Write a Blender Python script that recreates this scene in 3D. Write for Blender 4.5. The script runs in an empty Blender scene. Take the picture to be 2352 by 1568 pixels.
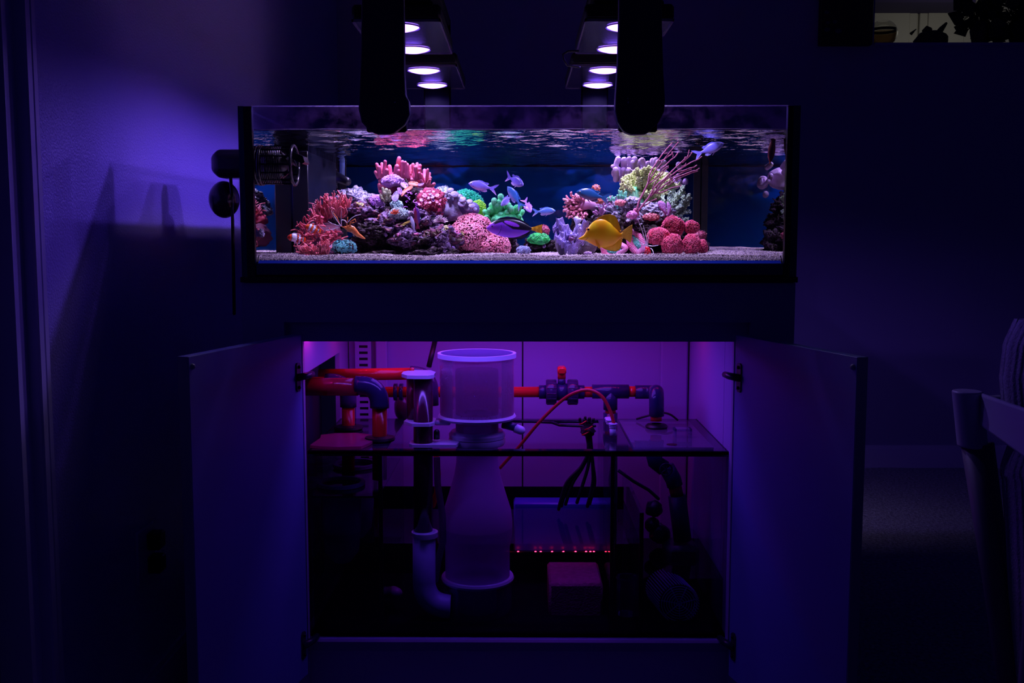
import bpy, math, random
import numpy as np
from mathutils import Vector, Matrix, noise
R = random.Random(7)
rng = np.random.default_rng(7)
S = bpy.context.scene
COL = S.collection

# ---------------------------------------------------------------- camera
F = 2352.0
EYE = 1.05
PITCH = math.atan(232 / F)
YAW = math.atan(20 / F)
cd = bpy.data.cameras.new('camera'); cam = bpy.data.objects.new('camera', cd); COL.objects.link(cam)
cd.lens = 36.0; cd.sensor_width = 36.0; cd.sensor_fit = 'HORIZONTAL'
cam.location = (0, 0, EYE); cam.rotation_euler = (math.pi / 2 - PITCH, 0, YAW)
cd.clip_start = 0.05; cd.clip_end = 60
S.camera = cam
CR = cam.rotation_euler.to_matrix()
def P(px, py, Y):
    """world point that stands at depth Y along the sight line of a measured image point"""
    d = CR @ Vector(((px - 1176) / F, -(py - 784) / F, -1.0))
    return Vector((d.x / d.y * Y, Y, EYE + d.z / d.y * Y))
def PX(px, Y): return P(px, 784, Y).x
def PZ(py, Y): return P(1176, py, Y).z
def W(n, Y): return n * Y / F

# ---------------------------------------------------------------- world and exposure
w = bpy.data.worlds.new('night'); S.world = w; w.use_nodes = True
w.node_tree.nodes['Background'].inputs[0].default_value = (0.05, 0.045, 0.55, 1)
w.node_tree.nodes['Background'].inputs[1].default_value = 0.024
S.view_settings.view_transform = 'Standard'; S.view_settings.look = 'None'
S.view_settings.gamma = 1.0; S.view_settings.exposure = 0.0
S.view_settings.use_curve_mapping = False
S.cycles.max_bounces = 8; S.cycles.diffuse_bounces = 2; S.cycles.glossy_bounces = 5
S.cycles.transmission_bounces = 6; S.cycles.transparent_max_bounces = 24
S.cycles.caustics_reflective = False; S.cycles.caustics_refractive = False
S.cycles.blur_glossy = 0.3
S.cycles.sample_clamp_indirect = 3.0

LED_VIOLET = (0.20, 0.085, 1.0)
LED_STRENGTH = 12.0
SPILL = (0.25, 0.14, 1.0)
SPILL_POWER = 5.2
TANK_LIGHT = (0.86, 0.70, 1.0)
TANK_POWER = 1.6
CAB_BLUE = 6.0
CAB_RED = 3.0

# ---------------------------------------------------------------- materials
MATS = {}
def mat(name, col, rough=0.55, col2=None, nscale=20, bump=None, spec=0.5, metal=0.0, ramp=None, detail=4, sss=0, sheen=0, attr=None):
    if name in MATS: return MATS[name]
    m = bpy.data.materials.new(name); m.use_nodes = True
    nt = m.node_tree; b = nt.nodes['Principled BSDF']
    b.inputs['Base Color'].default_value = (*col, 1); b.inputs['Roughness'].default_value = rough
    b.inputs['Specular IOR Level'].default_value = spec; b.inputs['Metallic'].default_value = metal
    tc = nt.nodes.new('ShaderNodeTexCoord')
    src = None
    if col2 is not None or ramp is not None:
        n = nt.nodes.new('ShaderNodeTexNoise'); n.inputs['Scale'].default_value = nscale; n.inputs['Detail'].default_value = detail
        nt.links.new(tc.outputs['Object'], n.inputs['Vector'])
        r = nt.nodes.new('ShaderNodeValToRGB'); e = r.color_ramp.elements
        stops = ramp or [(0.35, col), (0.65, col2)]
        e[0].position = stops[0][0]; e[0].color = (*stops[0][1], 1)
        e[1].position = stops[-1][0]; e[1].color = (*stops[-1][1], 1)
        for p, c in stops[1:-1]:
            x = e.new(p); x.color = (*c, 1)
        nt.links.new(n.outputs[0], r.inputs[0]); src = r.outputs[0]
    if attr:
        a = nt.nodes.new('ShaderNodeAttribute'); a.attribute_name = attr; src = a.outputs['Color']
    if src: nt.links.new(src, b.inputs['Base Color'])
    if bump:
        sc, st = bump[0], bump[1]
        n2 = nt.nodes.new('ShaderNodeTexNoise'); n2.inputs['Scale'].default_value = sc; n2.inputs['Detail'].default_value = 3
        nt.links.new(tc.outputs['Object'], n2.inputs['Vector'])
        bp = nt.nodes.new('ShaderNodeBump'); bp.inputs['Strength'].default_value = st
        bp.inputs['Distance'].default_value = bump[2] if len(bump) > 2 else 0.002
        nt.links.new(n2.outputs[0], bp.inputs['Height']); nt.links.new(bp.outputs[0], b.inputs['Normal'])
    MATS[name] = m
    return m
def glow(name, col, strength, front=True):
    m = bpy.data.materials.new(name); m.use_nodes = True; nt = m.node_tree
    nt.nodes.remove(nt.nodes['Principled BSDF'])
    e = nt.nodes.new('ShaderNodeEmission'); e.inputs[0].default_value = (*col, 1); e.inputs[1].default_value = strength
    nt.links.new(e.outputs[0], nt.nodes['Material Output'].inputs[0])
    if front: m.cycles.emission_sampling = 'FRONT'
    return m
def glass(name, tint=(1, 1, 1), ior=1.33, refl=1.0, both=0, rough=0.0, haze=0.0, hazecol=(.5, .5, .6), bump=None, smudge=False, hscale=14):
    """thin clear sheet: transparent with Fresnel gloss, optionally some haze or salt film"""
    m = bpy.data.materials.new(name); m.use_nodes = True; nt = m.node_tree
    nt.nodes.remove(nt.nodes['Principled BSDF'])
    t = nt.nodes.new('ShaderNodeBsdfTransparent'); t.inputs[0].default_value = (*tint, 1)
    g = nt.nodes.new('ShaderNodeBsdfGlossy'); g.inputs['Roughness'].default_value = rough
    fr = nt.nodes.new('ShaderNodeFresnel'); fr.inputs[0].default_value = ior
    mul = nt.nodes.new('ShaderNodeMath'); mul.operation = 'MULTIPLY'; mul.inputs[1].default_value = refl
    src_ = fr.outputs[0]
    if both:   # light crosses neither way beyond the critical angle (it bends in and is caught by the next face)
        f2 = nt.nodes.new('ShaderNodeFresnel'); f2.inputs[0].default_value = 1 / both
        mxm = nt.nodes.new('ShaderNodeMath'); mxm.operation = 'MAXIMUM'
        nt.links.new(fr.outputs[0], mxm.inputs[0]); nt.links.new(f2.outputs[0], mxm.inputs[1]); src_ = mxm.outputs[0]
    nt.links.new(src_, mul.inputs[0])
    mx = nt.nodes.new('ShaderNodeMixShader')
    nt.links.new(mul.outputs[0], mx.inputs[0]); nt.links.new(t.outputs[0], mx.inputs[1]); nt.links.new(g.outputs[0], mx.inputs[2])
    out = mx.outputs[0]
    tc = nt.nodes.new('ShaderNodeTexCoord')
    if bump:
        mp = nt.nodes.new('ShaderNodeMapping'); mp.inputs['Scale'].default_value = bump[2]
        nt.links.new(tc.outputs['Object'], mp.inputs[0])
        n2 = nt.nodes.new('ShaderNodeTexNoise'); n2.inputs['Scale'].default_value = bump[0]; n2.inputs['Detail'].default_value = 2
        nt.links.new(mp.outputs[0], n2.inputs['Vector'])
        bp = nt.nodes.new('ShaderNodeBump'); bp.inputs['Strength'].default_value = bump[1]; bp.inputs['Distance'].default_value = 0.004
        nt.links.new(n2.outputs[0], bp.inputs['Height']); nt.links.new(bp.outputs[0], g.inputs['Normal'])
    if haze > 0:
        d = nt.nodes.new('ShaderNodeBsdfDiffuse'); d.inputs[0].default_value = (*hazecol, 1)
        tl = nt.nodes.new('ShaderNodeBsdfTranslucent'); tl.inputs[0].default_value = (*hazecol, 1)
        a = nt.nodes.new('ShaderNodeAddShader'); 
        mh = nt.nodes.new('ShaderNodeMixShader'); mh.inputs[0].default_value = 0.5
        nt.links.new(d.outputs[0], mh.inputs[1]); nt.links.new(tl.outputs[0], mh.inputs[2])
        m2 = nt.nodes.new('ShaderNodeMixShader'); m2.inputs[0].default_value = haze
        nt.links.new(out, m2.inputs[1]); nt.links.new(mh.outputs[0], m2.inputs[2])
        if smudge:
            n = nt.nodes.new('ShaderNodeTexNoise'); n.inputs['Scale'].default_value = hscale; n.inputs['Detail'].default_value = 8
            n.inputs['Roughness'].default_value = 0.7
            nt.links.new(tc.outputs['Object'], n.inputs['Vector'])
            mr = nt.nodes.new('ShaderNodeMapRange'); mr.inputs[1].default_value = 0.42; mr.inputs[2].default_value = 0.75
            mr.inputs[3].default_value = 0.0; mr.inputs[4].default_value = haze
            nt.links.new(n.outputs[0], mr.inputs[0]); nt.links.new(mr.outputs[0], m2.inputs[0])
        out = m2.outputs[0]
    nt.links.new(out, nt.nodes['Material Output'].inputs[0])
    return m

# ---------------------------------------------------------------- mesh helpers
WL = {}
class G:
    """geometry collector: builds ONE mesh object"""
    def __init__(s): s.v = []; s.f = []; s.n = 0; s.c = []
    def add(s, V, Fc, cols=None):
        V = np.asarray(V, float); s.v.append(V)
        s.f.extend([tuple(i + s.n for i in f) for f in Fc]); s.n += len(V)
        if cols is not None: s.c.append(np.asarray(cols, float))
        return s
    def box(s, a, b, bev=0.0):
        x0, y0, z0 = [min(p, q) for p, q in zip(a, b)]; x1, y1, z1 = [max(p, q) for p, q in zip(a, b)]
        if bev <= 0:
            V = [(x, y, z) for x in (x0, x1) for y in (y0, y1) for z in (z0, z1)]
            return s.add(V, [(0, 1, 3, 2), (4, 6, 7, 5), (0, 4, 5, 1), (2, 3, 7, 6), (0, 2, 6, 4), (1, 5, 7, 3)])
        e = min(bev, (x1 - x0) / 2.01, (y1 - y0) / 2.01, (z1 - z0) / 2.01)
        V = []
        for sx in (0, 1):
            for sy in (0, 1):
                for sz in (0, 1):
                    x, y, z = (x1 if sx else x0), (y1 if sy else y0), (z1 if sz else z0)
                    ex, ey, ez = (-e if sx else e), (-e if sy else e), (-e if sz else e)
                    V += [(x, y + ey, z + ez), (x + ex, y, z + ez), (x + ex, y + ey, z)]
        def i(sx, sy, sz, k): return (sx * 4 + sy * 2 + sz) * 3 + k
        Fc = []
        for a_ in (0, 1):
            Fc.append(tuple(i(a_, p, q, 0) for p, q in ((0, 0), (1, 0), (1, 1), (0, 1))))
            Fc.append(tuple(i(p, a_, q, 1) for p, q in ((0, 0), (1, 0), (1, 1), (0, 1))))
            Fc.append(tuple(i(p, q, a_, 2) for p, q in ((0, 0), (1, 0), (1, 1), (0, 1))))
        for p in (0, 1):
            for q in (0, 1):
                Fc.append((i(0, p, q, 1), i(1, p, q, 1), i(1, p, q, 2), i(0, p, q, 2)))
                Fc.append((i(p, 0, q, 0), i(p, 1, q, 0), i(p, 1, q, 2), i(p, 0, q, 2)))
                Fc.append((i(p, q, 0, 0), i(p, q, 1, 0), i(p, q, 1, 1), i(p, q, 0, 1)))
        for sx in (0, 1):
            for sy in (0, 1):
                for sz in (0, 1): Fc.append(tuple(i(sx, sy, sz, k) for k in range(3)))
        return s.add(V, Fc)
    def tube(s, pts, rad, seg=10, cap='round', flat=None):
        pts = [Vector(p) for p in pts]; n = len(pts)
        if not hasattr(rad, '__len__'): rad = [rad] * n
        rad = list(rad)
        if cap == 'round':
            d = (pts[-1] - pts[-2]).normalized(); r = rad[-1]; e = pts[-1]
            for a in (30, 60, 82):
                t = math.radians(a); pts.append(e + d * r * math.sin(t)); rad.append(r * math.cos(t))
        n = len(pts)
        tg = []
        for i in range(n):
            a = pts[max(i - 1, 0)]; b = pts[min(i + 1, n - 1)]; t = (b - a)
            tg.append(t.normalized() if t.length > 1e-9 else Vector((0, 0, 1)))
        u = tg[0].orthogonal().normalized(); V = []
        for i in range(n):
            u = (u - tg[i] * u.dot(tg[i]))
            u = u.normalized() if u.length > 1e-6 else tg[i].orthogonal().normalized()
            v = tg[i].cross(u)
            for k in range(seg):
                t = 2 * math.pi * k / seg
                V.append(pts[i] + (u * math.cos(t) + v * math.sin(t)) * rad[i])
        Fc = [(i * seg + k, i * seg + (k + 1) % seg, (i + 1) * seg + (k + 1) % seg, (i + 1) * seg + k) for i in range(n - 1) for k in range(seg)]
        Fc.append(tuple(range(seg))[::-1]); Fc.append(tuple((n - 1) * seg + k for k in range(seg)))
        return s.add([tuple(p) for p in V], Fc)
    def lathe(s, prof, c, seg=40, closed=False):
        V = [(c[0] + r * math.cos(2 * math.pi * k / seg), c[1] + r * math.sin(2 * math.pi * k / seg), c[2] + z) for r, z in prof for k in range(seg)]
        m = len(prof); rr = range(m) if closed else range(m - 1)
        Fc = [(i * seg + k, i * seg + (k + 1) % seg, ((i + 1) % m) * seg + (k + 1) % seg, ((i + 1) % m) * seg + k) for i in rr for k in range(seg)]
        return s.add(V, Fc)
    def prism(s, poly, n):
        """poly: list of 3-d points (planar), n: thickness vector"""
        n = Vector(n); k = len(poly); V = [tuple(Vector(p)) for p in poly] + [tuple(Vector(p) + n) for p in poly]
        Fc = [tuple(range(k))[::-1], tuple(range(k, 2 * k))] + [(i, (i + 1) % k, k + (i + 1) % k, k + i) for i in range(k)]
        return s.add(V, Fc)
    def build(s, name, m, parent=None, smooth=True, fix=True):
        me = bpy.data.meshes.new(name)
        V = np.concatenate(s.v) if s.v else np.zeros((0, 3))
        off = WL.get(parent.name, Vector((0, 0, 0))) if parent else Vector((0, 0, 0))
        V = V - np.array(off)
        me.from_pydata(V.tolist(), [], s.f); me.update()
        if fix:
            import bmesh
            bm = bmesh.new(); bm.from_mesh(me); bmesh.ops.recalc_face_normals(bm, faces=bm.faces); bm.to_mesh(me); bm.free()
        if s.c:
            C = np.concatenate(s.c); at = me.color_attributes.new('Col', 'FLOAT_COLOR', 'POINT')
            arr = np.ones((len(V), 4)); arr[:, :3] = C; at.data.foreach_set('color', arr.ravel())
        if m: me.materials.append(m)
        if smooth:
            me.shade_smooth()
            if smooth != 'all': me.set_sharp_from_angle(angle=math.radians(38))
        o = bpy.data.objects.new(name, me); COL.objects.link(o)
        if parent: o.parent = parent; WL[o.name] = off
        else: WL[o.name] = Vector((0, 0, 0))
        return o
def tag(o, label, cat, group=None, kind=None):
    o['label'] = label; o['category'] = cat
    if group: o['group'] = group
    if kind: o['kind'] = kind
    return o
def thing(name, label, cat, loc, group=None):
    o = bpy.data.objects.new(name, None); COL.objects.link(o); o.location = loc; o.empty_display_size = 0.02
    WL[o.name] = Vector(loc); return tag(o, label, cat, group)
def struct(name, g, m, parent=None, smooth=False):
    o = g.build(name, m, parent, smooth)
    if parent is None: o['kind'] = 'structure'
    return o
def B(a, b, bev=0.0): return G().box(a, b, bev)
def ico(n=3):
    import bmesh
    bm = bmesh.new(); bmesh.ops.create_icosphere(bm, subdivisions=n, radius=1.0)
    V = np.array([v.co[:] for v in bm.verts]); Fc = [tuple(v.index for v in f.verts) for f in bm.faces]; bm.free()
    return V, Fc
ICO = {k: ico(k) for k in (1, 2, 3, 4, 5, 6)}
def scatter(g, tmpl, pos, nrm, scale, spin=True):
    """place a small template shape (z up) on many points"""
    V, Fc = tmpl; V = np.asarray(V, float); k = len(V)
    pos = np.asarray(pos, float); nrm = np.asarray(nrm, float); nrm /= np.linalg.norm(nrm, axis=1, keepdims=True) + 1e-9
    m = len(pos); a = np.where(np.abs(nrm[:, 2:3]) < .9, np.array([[0, 0, 1.]]), np.array([[1., 0, 0]]))
    u = np.cross(a, nrm); u /= np.linalg.norm(u, axis=1, keepdims=True); v = np.cross(nrm, u)
    if spin:
        t = rng.uniform(0, 6.28, (m, 1)); u, v = u * np.cos(t) + v * np.sin(t), v * np.cos(t) - u * np.sin(t)
    sc = np.broadcast_to(np.asarray(scale, float).reshape(-1, 1), (m, 1)) if np.ndim(scale) < 2 else scale
    out = pos[:, None, :] + (V[None, :, 0:1] * u[:, None] + V[None, :, 1:2] * v[:, None] + V[None, :, 2:3] * nrm[:, None]) * sc[:, None, :]
    base = g.n
    g.v.append(out.reshape(-1, 3)); g.n += m * k
    Fa = [tuple(f) for f in Fc]
    for i in range(m):
        o = base + i * k
        g.f.extend([tuple(x + o for x in f) for f in Fa])
    return g
def ring_t(seg, prof):
    V = [(r * math.cos(2 * math.pi * k / seg), r * math.sin(2 * math.pi * k / seg), z) for r, z in prof for k in range(seg)]
    Fc = [(i * seg + k, i * seg + (k + 1) % seg, (i + 1) * seg + (k + 1) % seg, (i + 1) * seg + k) for i in range(len(prof) - 1) for k in range(seg)]
    Fc.append(tuple((len(prof) - 1) * seg + k for k in range(seg)))
    return V, Fc
NUB = ring_t(5, [(.5, 0), (.62, .5), (.45, .95), (.12, 1.1)])          # blunt nub
POLYP = ring_t(6, [(.35, -.2), (.5, .35), (1.0, .6), (.8, .75), (.25, .45)])    # open polyp with rim
OCT = ([(1, 0, 0), (0, 1, 0), (-1, 0, 0), (0, -1, 0), (0, 0, 1), (0, 0, -1)], [(0, 1, 4), (1, 2, 4), (2, 3, 4), (3, 0, 4), (1, 0, 5), (2, 1, 5), (3, 2, 5), (0, 3, 5)])
def fbm(p, s, seed, octv=4, H=0.8):
    return noise.fractal(Vector((p[0] * s + seed * 7.3, p[1] * s - seed * 3.1, p[2] * s + seed)), H, 2.1, octv)
def lump(c, r, seed, amp=.25, fs=1.6, sub=4, octv=4):
    """displaced ellipsoid -> (V, F, N)"""
    U, Fc = ICO[sub]
    d = np.array([1 + amp * fbm(u, fs, seed, octv) for u in U])
    V = U * d[:, None] * np.array(r) + np.array(c)
    N = U / np.array(r); N /= np.linalg.norm(N, axis=1, keepdims=True)
    return V, Fc, N
# ================================================================= SETTING
FLOOR = 0.0
XW = -0.825; YB = 4.7
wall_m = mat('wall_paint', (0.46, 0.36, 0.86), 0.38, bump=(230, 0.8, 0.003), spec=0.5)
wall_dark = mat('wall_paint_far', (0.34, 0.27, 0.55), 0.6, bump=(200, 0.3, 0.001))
white_trim = mat('white_trim_paint', (0.62, 0.55, 0.85), 0.4)
carpet_m = mat('carpet', (0.22, 0.20, 0.30), 0.95, col2=(0.5, 0.48, 0.62), nscale=90, bump=(160, 1.0, 0.01), spec=.1, detail=6)
struct('wall_left', B((XW - .1, 1.70, 0), (XW, YB + .1, 2.7)), wall_m)
LEDGE = P(2100, 99, YB).z
ox0 = PX(1984, YB); ox1 = ox0 + 2.2
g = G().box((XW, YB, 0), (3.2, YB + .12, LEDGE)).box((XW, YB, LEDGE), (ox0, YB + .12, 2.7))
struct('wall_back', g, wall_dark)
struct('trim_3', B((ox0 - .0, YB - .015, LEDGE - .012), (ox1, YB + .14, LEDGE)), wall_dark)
g = G()
U = [(-1.6, -1.0), (3.2, YB)]
nx, ny = 60, 70
V = []; Fc = []
for j in range(ny + 1):
    for i in range(nx + 1):
        x = XW + (3.2 - XW) * i / nx; y = 1.0 + (YB - 1.0) * j / ny
        V.append((x, y, 0.006 * noise.noise(Vector((x * 14, y * 14, 0)))))
for j in range(ny):
    for i in range(nx):
        a = j * (nx + 1) + i; Fc.append((a, a + 1, a + nx + 2, a + nx + 1))
g.add(V, Fc)
fl = struct('floor', g, carpet_m, smooth='all')
struct('baseboard_back', G().box((XW, YB - .014, 0), (3.2, YB, .085)).box((XW, YB - .009, .085), (3.2, YB, .105)), white_trim)
struct('baseboard_left', G().box((XW, 1.80, 0), (XW + .014, YB - .02, .085)).box((XW, 1.80, .085), (XW + .009, YB - .02, .1)), white_trim)
# door casing at the left edge: stepped profile, on the left wall
def wy(px, py=800):
    d = CR @ Vector(((px - 1176) / F, -(py - 784) / F, -1.0)); return d.y / d.x * XW
g = G()
y0, y1, y2, y3, y4 = wy(35), wy(58), wy(72), wy(80), wy(92)
g.box((XW - .1, y0 - .2, 0), (XW - .05, y0, 2.7))
struct('door_1', g, mat('door_paint', (0.30, 0.26, 0.45), .5))
g = G().box((XW - .1, y0 - .002, 0), (XW + .004, y1, 2.7)).box((XW - .1, y1, 0), (XW + .024, y2 , 2.7), .003).box((XW - .1, y2, 0), (XW + .012, y3, 2.7)).box((XW - .1, y3, 0), (XW + .018, y4, 2.7), .003)
struct('trim_1', g, white_trim)
# outlet plate on the left wall
oy0, oy1 = wy(312, 1300), wy(352, 1300)
oz1 = EYE - (1240 - 552) / F * oy0; oz0 = oz1 - (1372 - 1240) / F * oy0
t = thing('outlet_plate', 'pale outlet plate on the dark left wall, low behind the open left cabinet door', 'outlet', (XW, (oy0 + oy1) / 2, (oz0 + oz1) / 2))
B((XW - .001, oy0, oz0), (XW + .006, oy1, oz1), .002).build('plate', white_trim, t)
blk = mat('black_plastic', (0.012, 0.012, 0.016), .38)
for k in (0.28, 0.72):
    zc = oz0 + (oz1 - oz0) * k
    B((XW + .005, (oy0 * .5 + oy1 * .5), zc - .02), (XW + .035, oy1 - .012, zc + .018), .004).build('plug', blk, t)
# kitchen beyond the opening
cream = mat('kitchen_cream', (0.62, 0.60, 0.50), .5)
KY = 6.6
kt = thing('kitchen_cabinet', 'cream wall cabinet with panelled doors, dimly lit beyond the pass-through opening', 'cabinet', (PX(2150, KY), KY, 1.6))
xa = PX(1940, KY); z0 = PZ(150, KY); z1 = PZ(-160, KY)
B((xa, KY + .02, z0), (3.6, KY + .4, z1)).build('carcass', cream, kt)
edges = [1940, 2082, 2204, 2330, 2460]
for i in range(4):
    a, b = PX(edges[i], KY) + .006, PX(edges[i + 1], KY) - .006
    zt = PZ(9, KY)
    d = B((a, KY, z0), (b, KY + .02, zt), .004).build('door', cream, kt)
    B((a + .05, KY - .008, z0 + .05), (b - .05, KY + .001, zt - .055), .006).build('panel', cream, d)
B((PX(1940, 6.3), 6.3, PZ(7, 6.3)), (PX(2208, 6.3), 6.7, PZ(-120, 6.3))).build('soffit', mat('dusk_blue', (.05, .035, .12), .7), kt)
L = bpy.data.lights.new('kitchen_lamp', 'POINT'); L.energy = 2.2; L.color = (1.0, .97, .85); L.shadow_soft_size = .15
lo = bpy.data.objects.new('kitchen_lamp', L); lo.location = (2.6, 5.75, 2.15); COL.objects.link(lo)
# things on the ledge
dk = mat('dark_ceramic', (0.02, 0.018, 0.02), .6)
bc = P(2027, 98, YB + .05); br = W(32, YB)
t = thing('glass_globe', 'round clear glass globe half filled with brown matter on the high ledge', 'bowl', (bc.x, bc.y, LEDGE))
prof = [(br * math.sin(a), br * (1 - math.cos(a)) * .93) for a in np.linspace(.5, 2.75, 22)]
prof = [(r, z - prof[0][1]) for r, z in prof]
G().lathe(prof, (bc.x, bc.y, LEDGE), 36).build('globe', glass('globe_glass', (.95, .95, .92), 1.45, .35), t)
G().lathe([(br * .93, .0 + z) for z in (br * .92, br * 1.12)], (bc.x, bc.y, LEDGE), 36).build('band', mat('globe_band', (.03, .02, .03), .6), t)
G().lathe([(0.0, .001), (br * .55, .001), (br * .8, br * .25), (br * .93, br * .7), (br * .93, br * .9)], (bc.x, bc.y, LEDGE), 36).build('contents', glass('murky', (.55, .42, .28), 1.3, .3, haze=.25, hazecol=(.3, .18, .08)), t)
t = thing('turtle_figurine', 'dark turtle-like figurine with one raised flipper on the high ledge', 'figurine', (*P(2120, 98, YB + .05).xy, LEDGE))
ty = YB + .05
V, Fc, N = lump((PX(2112, ty), ty, LEDGE + W(10, ty)), (W(36, ty), .06, W(22, ty)), 3, .12, 1.6, 3)
V[:, 2] = np.maximum(V[:, 2], LEDGE); G().add(V, Fc).build('shell', dk, t)
G().tube([P(2125, 75, ty), P(2132, 66, ty), P(2136, 68, ty)], [W(9, ty), W(8, ty), W(5, ty)], 10).build('head', dk, t)
G().tube([P(2135, 80, ty), P(2152, 82, ty), P(2163, 66, ty), P(2173, 54, ty)], [W(9, ty), W(9, ty), W(6, ty), W(3, ty)], 10).build('front_flipper', dk, t)
G().tube([P(2140, 88, ty), P(2150, 96, ty)], [W(8, ty), W(4, ty)], 8).build('rear_flipper', dk, t)
G().tube([P(2092, 78, ty), P(2104, 67, ty)], [W(4, ty), W(1, ty)], 6).build('fin', dk, t)
leafm = mat('dark_leaf', (0.012, 0.014, 0.014), .7)
def plant(name, label, x0, x1, cx, n, top, seed, potw=20):
    rr = random.Random(seed)
    c = P(cx, 98, ty); t = thing(name, label, 'plant', (c.x, c.y, LEDGE))
    G().lathe([(W(potw, ty) * .7, 0), (W(potw, ty), .06), (W(potw, ty) * .9, .1), (0, .1)], (c.x, c.y, LEDGE), 20).build('pot', dk, t)
    for k in range(n):
        e = P(rr.uniform(x0, x1), rr.uniform(top, 80), ty + rr.uniform(-.04, .06)); s0 = Vector((c.x, c.y, LEDGE + .08))
        mid = (s0 + e) / 2 + Vector((0, 0, .04)); d = (e - s0).normalized()
        ln = rr.uniform(.05, .1); wd = ln * .42; sd = Vector((d.z, rr.uniform(-.4, .4), -d.x)).normalized()
        pts = [mid, e, e + d * ln * .3 + sd * wd, e + d * ln, e + d * ln * .3 - sd * wd]
        gg = G().tube([s0, mid, e], .0022, 5, 'flat').prism([e, e + d * ln * .35 + sd * wd, e + d * ln, e + d * ln * .35 - sd * wd], (0, .003, 0))
        gg.build('leaf', leafm, t, False)
plant('potted_plant', 'dark leafy potted plant on the ledge right beside the turtle figurine', 2212, 2290, 2248, 46, 5, 5)
plant('potted_plant', 'bushy dark potted plant at the far right end of the high ledge', 2280, 2390, 2335, 60, -12, 9)
fx0, fx1 = PX(1866, YB - .06), PX(1983, YB - .06)
t = thing('framed_panel', 'dark framed panel with faint flower shapes hanging at the left end of the ledge', 'picture', ((fx0 + fx1) / 2, YB - .05, LEDGE))
B((fx0, YB - .05, PZ(103, YB - .06)), (fx1, YB - .005, 2.6), .004).build('frame', mat('frame_black', (.012, .01, .02), .7), t)
fm = mat('faint_flower', (.035, .03, .12), .7)
for (fx, fy, fr) in ((1902, 52, 5), (1918, 50, 6), (1900, 68, 7), (1926, 71, 8), (1899, 28, 6)):
    c = P(fx, fy, YB - .055)
    G().add(*[ (np.array(ICO[2][0]) * np.array([W(fr, YB), .004, W(fr, YB) * .7]) + np.array(c)), ICO[2][1]]).build('flower', fm, t)

# ================================================================= TANK
YF = 2.19; YI = 2.205; YK = 3.24; YO = 3.255
TX0, TX1 = P(551, 440, YF).x, P(1834, 440, YF).x; IX0, IX1 = P(581, 440, YF).x, P(1806.5, 440, YF).x
TT = PZ(243.5, YF); TB = PZ(642, YF); BASE = PZ(605, YF); WZ = PZ(296, YF)
SZ = PZ(588, 2.2)    # sand level at the front
pane = glass('tank_glass', (.985, .99, .995), 1.45, .35)
pane_f = glass('tank_front_glass', (.985, .99, .995), 1.45, .6)
rim_glass = glass('rim_glass', (.8, .82, .9), 1.45, .8, haze=.13, hazecol=(.35, .18, .45), smudge=True, hscale=26)
sil = mat('black_silicone', (0.006, 0.006, 0.008), .45)
edge_g = mat('green_glass_edge', (0.012, 0.10, 0.16), .15, col2=(0.008, 0.05, 0.09), nscale=6)
tank = thing('aquarium', 'long rimless glass aquarium with black silicone corners on the blue-lit stand', 'aquarium', (0, YF, TB))
B((IX0 - .002, YF, TB + .01), (IX1 + .002, YF + .010, WZ)).build('front_pane', pane_f, tank, False)
fr = B((IX0 - .002, YF, WZ), (IX1 + .002, YF + .010, TT)).build('front_pane_rim', rim_glass, tank, False)
B((IX0, YF + .0005, TT), (IX1, YF + .0095, TT + .0016)).build('front_rim_edge', glass('lit_glass_edge', (1, 1, 1), 1.45, .3, haze=.95, hazecol=(.9, .8, 1.0)), tank, False)  # pale hazy strip whose colour carries the rim's bright highlight line
B((TX0, YF + .001, TB + .01), (TX0 + .012, YO, TT)).build('side_pane', glass('side_glass', (.97, .98, .99), 1.45, .15), tank, False)
B((TX1 - .012, YF + .001, TB + .01), (TX1, YO, TT)).build('side_pane', MATS.get('x') or bpy.data.materials['side_glass'], tank, False)
B((TX0, YF - .001, TB + .006), (TX0 + .0115, YF + .0005, TT + .0005)).build('pane_edge', edge_g, tank, False)
B((TX1 - .0145, YF - .001, TB + .006), (TX1, YF + .0005, TT + .0005)).build('pane_edge', edge_g, tank, False)
B((TX0 + .0117, YF - .0008, TB), (IX0 + .001, YI - .002, TT)).build('silicone_corner', sil, tank, False)
B((IX1 - .001, YF - .0008, TB), (TX1 - .0148, YI - .002, TT)).build('silicone_corner', sil, tank, False)
backm = mat('blue_back_panel', (0.001, 0.085, 0.34), .6, col2=(0.001, 0.055, 0.25), nscale=1.6, spec=.08)
B((IX0 - .012, YK, TB + .01), (IX1 + .012, YO, WZ - .005)).build('back_pane', backm, tank, False)
B((IX0 - .012, YK - .0003, WZ - .005), (IX1 + .012, YO, TT)).build('back_pane_rim', mat('matte_black', (.004, .004, .008), .9, spec=.02), tank, False)  # upper pane blackened so lamp light draws no bright line behind the water
B((IX1 - .022, YK - .012, TB + .01), (IX1 - .002, YK, WZ)).build('silicone_corner', sil, tank, False)
B((IX0 + .002, YK - .012, TB + .01), (IX0 + .022, YK, WZ)).build('silicone_corner', sil, tank, False)
B((TX0 + .001, YF + .0105, TB + .008), (TX1 - .001, YO, BASE - .006)).build('bottom_pane', sil, tank, False)
navy_band = mat('painted_base_band', (0.05, 0.045, 0.20), .25)
B((IX0 + .003, YF + .001, PZ(631, YF)), (IX1 - .003, YF + .0102, BASE)).build('base_band', navy_band, tank, False)
ge = PZ(598, 2.215)
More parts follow.
